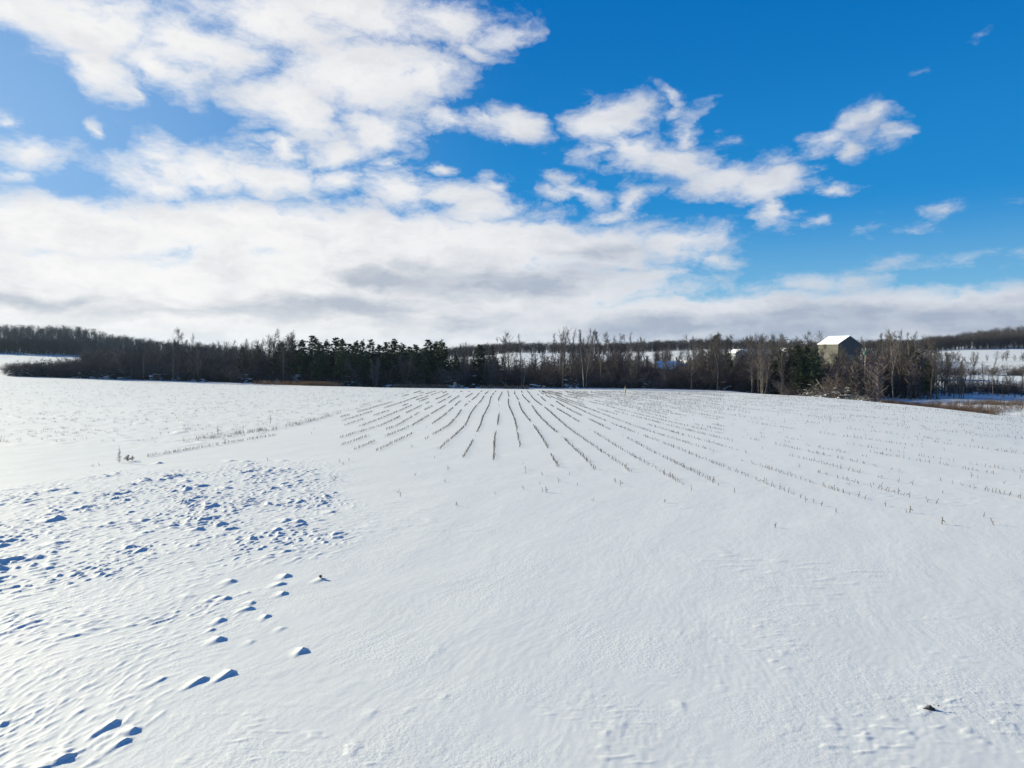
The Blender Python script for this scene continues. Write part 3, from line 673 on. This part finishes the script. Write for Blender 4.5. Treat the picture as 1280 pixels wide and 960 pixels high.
# individually recognisable trees
def single(nm, proto, px, Y, py, h0, lb, w=1.):
    x = (px - 640) / F * Y; return put(nm, proto, ('trunk', 'crown'), px, Y, z_at(px, py, Y) - gz(x, Y), h0, lb, 'tree', None, w)
single('bare_tree', BR[0], 224, 215, 414, 10, 'tall round-crowned bare tree rising alone above the left wood', .85)
single('bare_tree', BT[2], 243, 220, 420, 12, 'thin faint bare tree just right of the lone round-crowned tree', .5)
single('bare_tree', BR[1], 342, 215, 416, 10, 'bare tree with open crown above the left end of the pines', .8)
single('bare_tree', BR[2], 361, 220, 416, 10, 'second open-crowned bare tree above the pines, right of its twin', .8)
single('bare_tree', BR[0], 1012, 300, 417, 10, 'wide round-topped bare tree behind the left end of the barn roof', 1.)
single('bare_tree', BR[1], 1024, 310, 417, 10, 'bare tree with domed crown directly behind the barn roof', .9)
single('pale_trunk_tree', PP[0], 1123, 150, 415, 14, 'tall pale-trunked tree leaning in the stand right of the barn', 1.1)
single('pale_trunk_tree', PP[2], 1136, 148, 414, 14, 'straight pale-trunked tree at the front of the stand right of the barn', 1.)
single('pale_trunk_tree', PP[4], 1118, 146, 420, 14, 'pale-trunked tree nearest the barn in the right-hand stand', 1.)
single('bare_tree', BR[2], 1258, 425, 437, 10, 'dark round-crowned tree with thick trunk in the upper hedge of the hill field', .9)
# thin row of trees on the right below the hill fields
for px, py, kd in [(1172,442,0),(1181,440,1),(1188,455,2),(1197,450,0),(1204,458,2),(1211,440,0),(1217,450,1),(1225,462,2),(1231,452,0),(1237,460,0),(1243,448,0),(1249,462,2),(1255,470,2),(1262,455,1),(1270,460,2),(1278,458,1),(1290,455,1),(1310,450,0),(1330,452,1),(1350,448,0)]:
    Y = 150 + rnd.uniform(-4, 10); x = (px - 640) / F * Y; h = z_at(px, py, Y) - gz(x, Y)
    put('bare_tree', [rnd.choice(PP), rnd.choice(BT), rnd.choice(ML)][kd], ('trunk', 'crown'), px, Y, h, [14, 12, 9][kd], ['slender dark sapling', 'bare tree with open branches', 'low several-stemmed bare tree'][kd] + ' in the thin row below the right-hand hill fields', 'tree', ['slender saplings', 'open-branched trees', 'low several-stemmed trees'][kd] + ' in the row below the hill fields', .8)
for i in range(16):
    px = 1162 + 62 * rnd.random() ** 1.3; Y = 138 + rnd.uniform(0, 22); h = z_at(px, np.interp(px, [1162, 1200, 1225], [432, 448, 466]) + rnd.uniform(-4, 8), Y) - gz((px - 640) / F * Y, Y)
    put('bare_tree', rnd.choice(BT), ('trunk', 'crown'), px, Y, h, 12, 'dark fine-twigged tree where the dense wood thins out toward the right', 'tree', 'dark trees where the wood thins out on the right', .9)
for i in range(40):
    px = rnd.uniform(1150, 1360); Y = 158 + rnd.uniform(-4, 14); put('bare_shrub', rnd.choice(SH), ('stems', 'crown'), px, Y, rnd.uniform(1.6, 3.6), 4, 'dark low shrub in the hedge along the shaded snow on the right', 'shrub', 'low shrubs along the shaded snow on the right', 1.5)
# hedge trees between the hill fields
for i in range(34):
    px = rnd.uniform(1165, 1400); Y = 418 + rnd.uniform(-3, 3); put('bare_tree', rnd.choice(BR + ML[:1]), ('trunk', 'crown'), px, Y, rnd.uniform(3, 8), 10, 'small bare tree in the dark hedge dividing the hill fields', 'tree', 'hedge trees dividing the hill fields', 1.)
for i in range(30):
    px = rnd.uniform(1150, 1400); Y = 290 + rnd.uniform(-4, 6); put('bare_shrub', rnd.choice(SH), ('stems', 'crown'), px, Y, rnd.uniform(2.5, 5.5), 4, 'grey bare shrub in the lower hedge at the foot of the hill fields', 'shrub', 'shrubs in the lower hedge of the hill fields', 1.3)

# far woods that read as one mass
def far_wood(name, label, pts, h0, h1, seed, n_tw=40, wfac=.30, H=None, m_=None, cat='woodland'):
    rn = np.random.RandomState(seed); P = np.array(pts); n = len(P); z = full_z(P[:, 0], P[:, 1]); H = rn.uniform(h0, h1, n) if H is None else H; segs = []
    segs.append(np.stack([P[:, 0], P[:, 1], z - .3, P[:, 0] + rn.normal(0, .3, n), P[:, 1], z + H * .95, H * .016 + .05, H * .003 + .02], 1))
    idx = np.repeat(np.arange(n), n_tw); m = len(idx); t = rn.uniform(.02, .93, m); a = rn.rand(m) * 6.28; l = H[idx] * wfac * (.25 + np.sin(np.pi * np.clip(t * 1.05, 0, 1)) ** .8) * rn.uniform(.4, 1., m)
    bx, by, bz = P[idx, 0], P[idx, 1], z[idx] + t * H[idx]
    ex, ey, ez = bx + l * np.cos(a), by + l * np.sin(a), bz + l * rn.uniform(.4, 1.3, m)
    segs.append(np.stack([bx, by, bz, ex, ey, ez, np.full(m, .07), np.full(m, .03)], 1))
    f = rn.uniform(.3, 1, m); gx, gy, gz_ = bx + (ex - bx) * f, by + (ey - by) * f, bz + (ez - bz) * f; a2 = rn.rand(m) * 6.28; l2 = l * .55
    segs.append(np.stack([gx, gy, gz_, gx + l2 * np.cos(a2), gy + l2 * np.sin(a2), gz_ + l2 * rn.uniform(.3, 1.2, m), np.full(m, .05), np.full(m, .025)], 1))
    Vv, Ff = tubes(np.concatenate(segs), 3)
    tag(link(name, mesh_np(name, Vv, Ff, m_ or M_twig_far)), label, cat, kind='stuff')
def scatter(n, pxr, Yr, seed, cond=None):
    rn = np.random.RandomState(seed); out = []
    while len(out) < n:
        px = rn.uniform(*pxr); Y = rn.uniform(*Yr)
        if cond is None or cond(px, Y): out.append(((px - 640) / F * Y, Y))
    return out
far_wood('hill_woodland', 'dark leafless woodland covering the rounded hill on the far left', scatter(2300, (-250, 330), (500, 800), 1, lambda p, Y: Y > np.interp(p, [-250, 90, 130, 330], [512, 508, 400, 400])) + scatter(800, (-200, 130), (506, 545), 11), 6, 11, 1, wfac=.36)
far_wood('distant_woodland', 'faint far-off line of woods behind the left treeline', scatter(420, (105, 420), (300, 480), 2), 7, 11, 2)
far_wood('distant_woodland', 'distant dark wood on the low ridge behind the middle of the treeline', scatter(1100, (420, 1165), (600, 800), 3) + scatter(900, (420, 1165), (590, 625), 13), 6, 10, 3, wfac=.36)
far_wood('hilltop_woodland', 'brown leafless wood crowning the hill fields on the right', scatter(1300, (1150, 1600), (606, 810), 4) + scatter(500, (1160, 1500), (602, 630), 14), 8, 13, 4, wfac=.36)
far_wood('distant_woodland', 'distant hazy trees behind the barn and small roofs', scatter(260, (820, 1165), (330, 430), 5, lambda p, Y: not (838 < p < 870)), 7, 10, 5)

# the dense saplings that fill the wood between the trees
tp = scatter(2100, (20, 1165), (16, 75), 6); tq = []; th_ = []
for (x, d) in tp:
    px = 640 + F * x / d; ye = edge_Y(px); Y = ye + d * (1 if px < 985 else .9) + (0 if px < 1100 else 25); hmax = top_h(px, Y, np.interp(px, [20, 110, 130, 560, 700, 800, 1165], [4, 4, 7, 12, 20, 16, 12]) + abs(rnd.gauss(0, 7)))
    hmax = cap(px, Y, hmax)
    if px < 115: hmax = min(hmax, 6)
    tq.append(((px - 640) / F * Y, Y)); th_.append(max(1., hmax * rnd.uniform(.55, 1)))
far_wood('thicket', 'dense mass of leafless saplings filling the wood between the trees', tq, 0, 0, 7, n_tw=46, wfac=.17, H=np.array(th_), m_=M_shrub, cat='thicket')
# ------------------------------------------------------------------ dry grass banks
def grass_area(name, label, pts, h0, h1, seed, blades=14, r=.014, m=None):
    Vv, Ff = tubes(tufts(np.array(pts), blades, h0, h1, r, .22, np.random.RandomState(seed), .28), 3)
    tag(link(name, mesh_np(name, Vv, Ff, m or M_grass)), label, 'grass', kind='stuff')
rn = np.random.RandomState(21)
pp = []
for i in range(420):
    px = 1105 + 140 * rn.rand() ** 1.25; Y = edge_Y(px) * np.interp(px, [1105, 1240], [1.0, 1.0]) + rn.uniform(-1, 2.2) ; pp.append(((px - 640) / F * Y, Y))
grass_area('bank_grass', 'rusty brown grass lining the bank at the right edge of the field', pp, .2, .6, 1, 20)
pp = []
for (px0, Y0, w, d, k) in [(1197,112,4,6,150),(1200,104,5,3,90),(1214,118,1.5,1.5,16),(1234,125,1.5,1.5,30),(1226,108,3,1,14),(1245,118,2,2,24),(1257,122,3,2,30),(1275,118,4,3,60),(1270,110,3,2,24),(1220,120,3,2,16),(1300,115,8,5,100),(1240,105,5,1.5,20)]:
    for j in range(int(k * .85)): pp.append(((px0 - 640) / F * Y0 + rn.normal(0, w * .6), Y0 + rn.normal(0, d)))
grass_area('meadow_grass', 'brown and straw-coloured weed tufts scattered over the snowy hollow on the right', pp, .3, 1.1, 2, 12)
pp = [((px - 640) / F * (edge_Y(px) + dy), edge_Y(px) + dy) for px, dy in zip(np.concatenate([rn.normal(398, 11, 260), rn.normal(372, 18, 60), rn.normal(335, 10, 30)]), rn.uniform(0, 4, 350))]
grass_area('edge_grass', 'orange-brown dry grass strip at the foot of the wood below the pines', pp, .5, 1.3, 3, 16, .018, M_orange)
pp = [((px - 640) / F * (edge_Y(px) + dy), edge_Y(px) + dy) for px, dy in zip(np.concatenate([rn.uniform(492, 560, 300), rn.uniform(600, 660, 90)]), rn.uniform(1, 5, 390))]
grass_area('edge_grass', 'reddish dry grass strip at the field edge right of the snowy blue bushes', pp, .4, 1.0, 4, 14)

# ------------------------------------------------------------------ snow-covered brush piles, bushes
M_brush = M_shrub
def brush_pile(px, py, w, h, label, seed, snow=.6, pale=False):
    x, Y, z = on_ground(px, py) if px > 1100 else ((px - 640) / F * (edge_Y(px) + 9), edge_Y(px) + 9, 0); z = gz(x, Y)
    r = np.random.RandomState(seed); root = empty('brush_pile', (x, Y, z)); tag(root, label, 'brush pile'); segs = []
    for i in range(320):
        a = r.rand() * 6.28; c = np.array([r.normal(0, w * .28), r.normal(0, w * .2), abs(r.normal(0, h * .35))]); l = r.uniform(.5, 1.7); d = np.array([math.cos(a), math.sin(a) * .6, r.normal(.15, .35)]); rad = r.choice([.012, .018, .018, .035])
        segs.append((*(c - d * l / 2), *(c + d * l / 2), rad, rad * .5))
    Vv, Ff = tubes(segs, 5); link('branches', mesh_np('branches', Vv, Ff, M_pale if pale else M_shrub), root)
    me = snow_tufts(seed, h * 1.1, w * .9, int(16 * snow) + 3, .36); link('snow_cover', me, root)
    return root
brush_pile(334, 478, 3.5, 1.6, 'snow-topped brush heap shining white at the wood edge, left of the orange grass', 1, 1.)
brush_pile(346, 478, 3.5, 2.6, 'flat snow-covered brush heap in shade, just right of the brighter one', 2, .8)
brush_pile(489, 483, 4.5, 1.8, 'bush smothered in blue-shaded snow between the two grass strips', 3, 1.8)
brush_pile(502, 483, 3.5, 1.5, 'smaller snow-smothered bush beside the larger one, nearer the reddish grass', 4, 1.6)
brush_pile(672, 487, 4, 1.8, 'low snowy bush in shade under the left poplars', 5, 1.2)
brush_pile(715, 488, 4, 2.4, 'rounded bush dusted with blue snow left of the field marker', 6, 1.2)
brush_pile(1019, 492, 6, 3.2, 'large heap of pulled-out branches with sunlit snow on its left flank', 7, 1.1, True)
brush_pile(1042, 495, 5, 3.4, 'brown tangled root heap behind the snow ridge, right of the larger pile', 8, .3)
brush_pile(1076, 498, 3.5, 2.2, 'round tan brush heap at the bend of the field edge', 9, .3, True)
brush_pile(1094, 500, 4, 1.8, 'snow-covered heap just left of the brown grass bank', 10, 1.4)
brush_pile(415, 482, 3, 1.0, 'small snowy bush right after the orange grass strip', 11, 1.3)
brush_pile(247, 481, 4, 1.4, 'low snow-laden bush at the left wood edge', 12, 1.4)
def branchy(px, py, Y, segs, label, r=.09):
    x = (px - 640) / F * Y; root = link('fallen_branch', None) if False else None
    z = gz(x, Y); S = []
    for (x0, z0, x1, z1, ra, rb) in segs: S.append((x0, 0, z0, x1, .3, z1, ra, rb))
    Vv, Ff = tubes(S, 6); o = link('fallen_branch', mesh_np('fallen_branch', Vv, Ff, M_pale, True), None, (x, Y, z)); tag(o, label, 'branch'); return o
e1 = edge_Y(1030)
branchy(1030, 485, e1 + 12, [(-1.6,4.6,0,2.6,.07,.12),(0,2.6,1.1,1.2,.12,.16),(-1.0,3.8,-1.5,3.2,.05,.03)], 'pale leaning dead limb above the large branch heap')
branchy(1044, 483, e1 + 12, [(0,.5,.3,2.4,.14,.1),(.3,2.4,.9,4.4,.1,.05),(.3,2.4,-.5,3.2,.07,.04),(.6,3.4,1.0,3.2,.05,.03)], 'snow-dusted forked dead limb standing beside the leaning one')
branchy(1112, 497, 135, [(0,.1,1.6,1.0,.14,.1),(1.6,1.0,2.6,1.6,.1,.05)], 'snow-covered fallen limb below the pale trunks')
branchy(898, 463, 185, [(-2,4.6,.2,5.2,.05,.07),(.2,5.2,3.2,4.8,.07,.04)], 'long pale arching branch in the dark wood between house and barn')
branchy(904, 468, 184, [(0,3.6,1.0,2.2,.13,.08)], 'short white broken limb under the arching branch')

# ------------------------------------------------------------------ buildings
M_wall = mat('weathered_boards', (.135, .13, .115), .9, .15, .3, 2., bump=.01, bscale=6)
M_gable = mat('shaded_gable_boards', (.07, .078, .088), .9, .15, .3, 2., bump=.01, bscale=6)  # barn boards again, with the gable's shade put into the darker, bluer colour
M_dark = mat('dark_opening', (.02, .02, .022), .8, .2)
M_trim = mat('white_trim', (.7, .7, .68), .6, .3)
M_brick = mat('tan_brick', (.42, .30, .22), .9, .1, .3, 6.)
M_metal = mat('grey_metal', (.4, .42, .43), .4, .5)
M_siding = mat('blue_grey_siding', (.30, .33, .36), .8, .2, .15, 2.)
M_roofd = mat('shingle', (.10, .10, .11), .9, .2, .3, 5.)
def prism_roof(W, L_, z0, rise, t=.25, over=.35, snow=False):
    """gable roof slabs, ridge along local y; gable faces -y"""
    V = []; Fc = []; k = 0
    for s in (-1, 1):
        x0 = s * (W / 2 + over); zz = z0 - rise * over / (W / 2)
        a = [(0, z0 + rise), (x0, zz), (x0, zz + t), (0, z0 + rise + t)]
        for y in (-L_ / 2 - over, L_ / 2 + over): V += [(p[0], y, p[1]) for p in a]
        q = [[0,1,2,3],[7,6,5,4],[0,4,5,1],[1,5,6,2],[2,6,7,3],[3,7,4,0]]
        Fc += [[c + k for c in f] for f in q]; k += 8
    return np.array(V), np.array(Fc)
def gable_walls(W, L_, zb, z0, rise):
    w, l = W / 2, L_ / 2
    V = [(-w,-l,zb),(w,-l,zb),(w,l,zb),(-w,l,zb),(-w,-l,z0),(w,-l,z0),(w,l,z0),(-w,l,z0),(0,-l,z0+rise),(0,l,z0+rise)]
    return np.array(V, float), [np.array([[3,0,4,7],[1,2,6,5]]), np.array([[0,1,5,8,4],[2,3,7,9,6]])]
def building(name, label, px, Y, W, L_, eave, rise, rot, wallm, gablem, roofm, zb=-1.5, snow_t=.22, zoff=None, windows=(), door=None):
    x = (px - 640) / F * Y; z = gz(x, Y) if zoff is None else zoff; root = empty(name, (x, Y, z), rot); tag(root, label, 'barn' if 'barn' in name else 'house')
    V, Fs = gable_walls(W, L_, zb, eave, rise)
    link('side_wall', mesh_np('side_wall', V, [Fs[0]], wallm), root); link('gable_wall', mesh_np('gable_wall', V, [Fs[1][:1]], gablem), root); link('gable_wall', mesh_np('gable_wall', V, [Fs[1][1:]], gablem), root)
    V, F_ = prism_roof(W, L_, eave + .01, rise, .12, .3); rf = link('roof', mesh_np('roof', V, F_, roofm), root)
    V, F_ = prism_roof(W, L_, eave + .135, rise, snow_t, .24); link('roof_snow', mesh_np('roof_snow', V, F_, M_snowcap), rf)
    for (wx, wz, sx, sz) in windows:
        Vb, Fb = boxes([(wx, -L_ / 2 - .03, wz, sx + .2, .06, sz + .2)]); f = link('window', mesh_np('window', Vb, Fb, M_trim), root)
        Vb, Fb = boxes([(wx, -L_ / 2 - .07, wz, sx, .04, sz)]); link('pane', mesh_np('pane', Vb, Fb, M_dark), f)
    if door:
        wx, wz, sx, sz = door; Vb, Fb = boxes([(wx, -L_ / 2 - .05, wz, sx, .1, sz)]); link('door', mesh_np('door', Vb, Fb, M_wall), root)
    return root
Yb = 260; gzb = gz((1050 - 640) / F * Yb, Yb); ez = z_at(1044, 430.3, Yb - 5) - gzb
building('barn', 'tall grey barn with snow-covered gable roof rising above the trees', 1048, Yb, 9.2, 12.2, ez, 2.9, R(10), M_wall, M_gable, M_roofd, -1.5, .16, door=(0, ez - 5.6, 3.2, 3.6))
# lean-to by the barn
Yh = 222; gh = gz((832 - 640) / F * Yh, Yh)
root = building('house', 'low house with blue-shaded snow roof and tan chimney deep in the wood', 836, Yh, 5.4, 8.0, z_at(836, 461, Yh) - gh, 2.2, R(90), M_siding, M_siding, M_roofd, -1.5, .2)
ev = z_at(836, 461, Yh) - gh
Vb, Fb = boxes([(.6, -2.6, ev + 2.6, .55, .55, 2.0), (.6, -2.6, ev + 3.65, .7, .7, .16)]); link('chimney', mesh_np('chimney', Vb, Fb, M_brick), root)
V, Fs = gable_walls(4.2, 3.5, -1.5, ev + .3, 2.3); wg = link('wing_wall', mesh_np('wing_wall', V, Fs, M_siding), root, (1.2, -5.6, 0), R(-62))
V, F_ = prism_roof(4.2, 3.5, ev + .31, 2.3, .14, .3); wr = link('wing_roof', mesh_np('wing_roof', V, F_, M_roofd), root, (1.2, -5.6, 0), R(-62))
V, F_ = prism_roof(4.2, 3.5, ev + .47, 2.3, .2, .24); link('roof_snow', mesh_np('roof_snow', V, F_, M_snowcap), wr)
Yh = 250; r1 = building('house', 'small house with a white roof edge catching the sun left of the barn', 921, Yh, 4, 6, z_at(921, 441.5, Yh) - gz((921 - 640) / F * Yh, Yh), 1.1, R(8), M_siding, M_siding, M_roofd)
Yh = 290; r2 = building('house', 'grey house with long low roof and small dormer between spruce and barn', 944, Yh, 6, 11, z_at(944, 443, Yh) - gz((944 - 640) / F * Yh, Yh), 2.0, R(80), M_siding, M_siding, M_roofd, snow_t=.08)
dv = z_at(944, 443, Yh) - gz((944 - 640) / F * Yh, Yh)
V, Fs = gable_walls(1.6, 1.8, 0, 1.0, .8); link('dormer', mesh_np('dormer', V, Fs, M_siding), r2, (-1.4, -1.2, dv + .4), R(-80))
Yh = 270; building('shed', 'shed with snowy roof peak showing above the pines left of the barn', 984, Yh, 4, 5, z_at(984, 439.5, Yh) - gz((984 - 640) / F * Yh, Yh), 1.1, R(35), M_siding, M_siding, M_roofd)['category'] = 'shed'

# utility pole
M_pole = mat('pole_wood', (.42, .40, .36), .9, .1, .2, 3.)
M_trafo = mat('green_paint', (.12, .28, .20), .6, .3)
Yp = 150; x = (1081.5 - 640) / F * Yp; z = gz(x, Yp); hp = z_at(1081, 434.5, Yp) - z
p = empty('utility_pole', (x, Yp, z)); tag(p, 'pale wooden utility pole with green transformer in the trees right of the barn', 'utility pole')
Vv, Ff = tubes([(0, 0, -.5, 0, 0, hp, .15, .10)], 10); link('pole', mesh_np('pole', Vv, Ff, M_pole, True), p)
Vb, Fb = boxes([(0, -.12, hp - .5, 1.7, .1, .12)]); link('crossarm', mesh_np('crossarm', Vb, Fb, M_pole), p)
Vv, Ff = tubes([(-.35, -.25, hp - 1.6, -.35, -.25, hp - .8, .2, .2), (-.35, -.25, hp - .8, -.35, -.25, hp - .72, .2, .02), (-.35, -.25, hp - 1.68, -.35, -.25, hp - 1.6, .02, .2)], 12); link('transformer', mesh_np('transformer', Vv, Ff, M_trafo, True), p)
for sx in (-.75, 0, .75):
    Vv, Ff = tubes([(sx, -.12, hp - .44, sx, -.12, hp - .24, .05, .05), (sx, -.12, hp - .24, sx, -.12, hp - .18, .07, .02)], 8); link('insulator', mesh_np('insulator', Vv, Ff, M_trafo, True), p)

# field marker post
M_post = mat('weathered_yellow', (.55, .52, .30), .8, .2, .25, 4.)
x, Y = unp(781.5, 492.8); z = gz(x, Y); p = empty('marker_post', (x, Y, z)); tag(p, 'short yellowish marker post with dark top standing alone near the field edge', 'post')
Vv, Ff = tubes([(0, 0, -.3, .01, 0, .55, .10, .10), (.01, 0, .55, .02, 0, 1.35, .13, .12)], 10); link('post', mesh_np('post', Vv, Ff, M_post, True), p)
Vv, Ff = tubes([(.02, 0, 1.35, .03, 0, 1.85, .11, .08), (.03, 0, 1.85, .03, 0, 1.88, .08, .01)], 10); link('cap', mesh_np('cap', Vv, Ff, M_trunk, True), p)
# stump, bale and dark heap at the field edge
def lump(name, px, dY, sx, sz, m, label, cat, seed):
    import bmesh
    Y = edge_Y(px) + dY; x = (px - 640) / F * Y; z = gz(x, Y); bm = bmesh.new(); bmesh.ops.create_icosphere(bm, subdivisions=4, radius=1)
    v = np.array([q.co[:] for q in bm.verts]); nn = pn(v[:, 0] * 3 + seed, v[:, 1] * 3 + v[:, 2] * 2, 80) * .25 + pn(v[:, 0] * 9 + seed, v[:, 2] * 9, 81) * .08
    sg = np.sign(v) * np.abs(v) ** .7; w = sg * (1 + nn)[:, None] * [sx, sx * .8, sz]
    f = np.array([[a.index for a in q.verts] for q in bm.faces]); bm.free(); w[:, 2] += sz * .8
    o = link(name, mesh_np(name, w, f, m, True), None, (x, Y, z)); tag(o, label, cat); return o
lump('tree_stump', 569, 1.5, .42, .85, mat('stump_wood', (.36, .31, .24), .9, .1, .4, 4., bump=.03, bscale=8), 'upright greyish stump at the field edge, left of the tan bale', 'stump', 1)
lump('straw_bale', 577.5, 2, .38, .42, M_straw, 'small tan bale-like bundle at the field edge beside the grey stump', 'bale', 2)
lump('straw_bale', 549, 3, .5, .4, M_straw, 'low orange-tan bundle in the reddish grass left of the stump', 'bale', 4)
o = lump('dirt_heap', 590, 3.5, .9, .5, mat('dark_earth', (.05, .04, .035), .95, .1, .3, 3.), 'dark earth heap with a white snow dab right of the tan bale', 'heap', 3)
Yc = edge_Y(592) + 3.3; 
me = snow_tufts(77, .6, .5, 4, .3); link('snow_cap', me, o, (.3, 0, .85))
# dark clod half out of the snow in the right foreground
x, Y = unp(1160, 886); z = gz(x, Y)
root = empty('clod', (x, Y, z)); tag(root, 'dark pointed clod with dead leaves breaking the snow in the right foreground', 'clod')
import bmesh
bm = bmesh.new(); bmesh.ops.create_icosphere(bm, subdivisions=4, radius=1); v = np.array([q.co[:] for q in bm.verts]); f = np.array([[a.index for a in q.verts] for q in bm.faces]); bm.free()
nn = pn(v[:, 0] * 2 + 4, v[:, 1] * 2 + v[:, 2] * 2, 82) * .5 + pn(v[:, 0] * 8, v[:, 2] * 8 + v[:, 1] * 5, 83) * .16
v = v / np.maximum(np.abs(v).sum(1, keepdims=True), 1e-6) ** .6; w = v * (1 + nn)[:, None] * [.09, .05, .06]; link('soil', mesh_np('soil', w + [.02, -.01, -.01], f, mat('frozen_soil', (.16, .14, .125), .9, .15, .5, 30.), True), root)
rq = np.random.RandomState(5); LV = []; LF = []
for i in range(7):
    a = rq.rand() * 6.28; c = np.array([rq.uniform(-.05, .16), rq.uniform(-.06, .02), rq.uniform(.0, .05)]); d = np.array([math.cos(a), math.sin(a) * .7, rq.uniform(-.1, .5)]) * rq.uniform(.03, .07); s = np.cross(d, [0, .4, 1]); s = s / np.linalg.norm(s) * .013
    k = len(LV); t_ = np.cross(d, s); t_ = t_ / np.linalg.norm(t_) * .003
    mid = c + d * .5 + [0, 0, .01]
    LV += [c, mid - s + t_, mid + s + t_, c + d, mid - s - t_, mid + s - t_]; LF += [[k, k+1, k+2], [k+1, k+3, k+2], [k, k+5, k+4], [k+4, k+5, k+3]]
link('dead_leaves', mesh_np('dead_leaves', np.array(LV), np.array(LF), M_weed), root)

# ------------------------------------------------------------------ thin winter haze
Vb, Fb = boxes([(0, 0, 0, 7400, 7400, 1)]); zlo = float(V_min) - 1; zhi = float(V_max) + 3
Vb[:, 2] = np.where(Vb[:, 2] < 0, zlo, zhi)
hm = bpy.data.materials.new('haze'); hm.use_nodes = True; t = hm.node_tree; t.nodes.clear(); pv = t.nodes.new('ShaderNodeVolumePrincipled'); ou = t.nodes.new('ShaderNodeOutputMaterial')
pv.inputs['Color'].default_value = (.55, .75, 1, 1); pv.inputs['Density'].default_value = HAZE; pv.inputs['Anisotropy'].default_value = .3
t.links.new(pv.outputs[0], ou.inputs['Volume']); tag(link('haze', mesh_np('haze', Vb, Fb, hm)), kind='stuff')
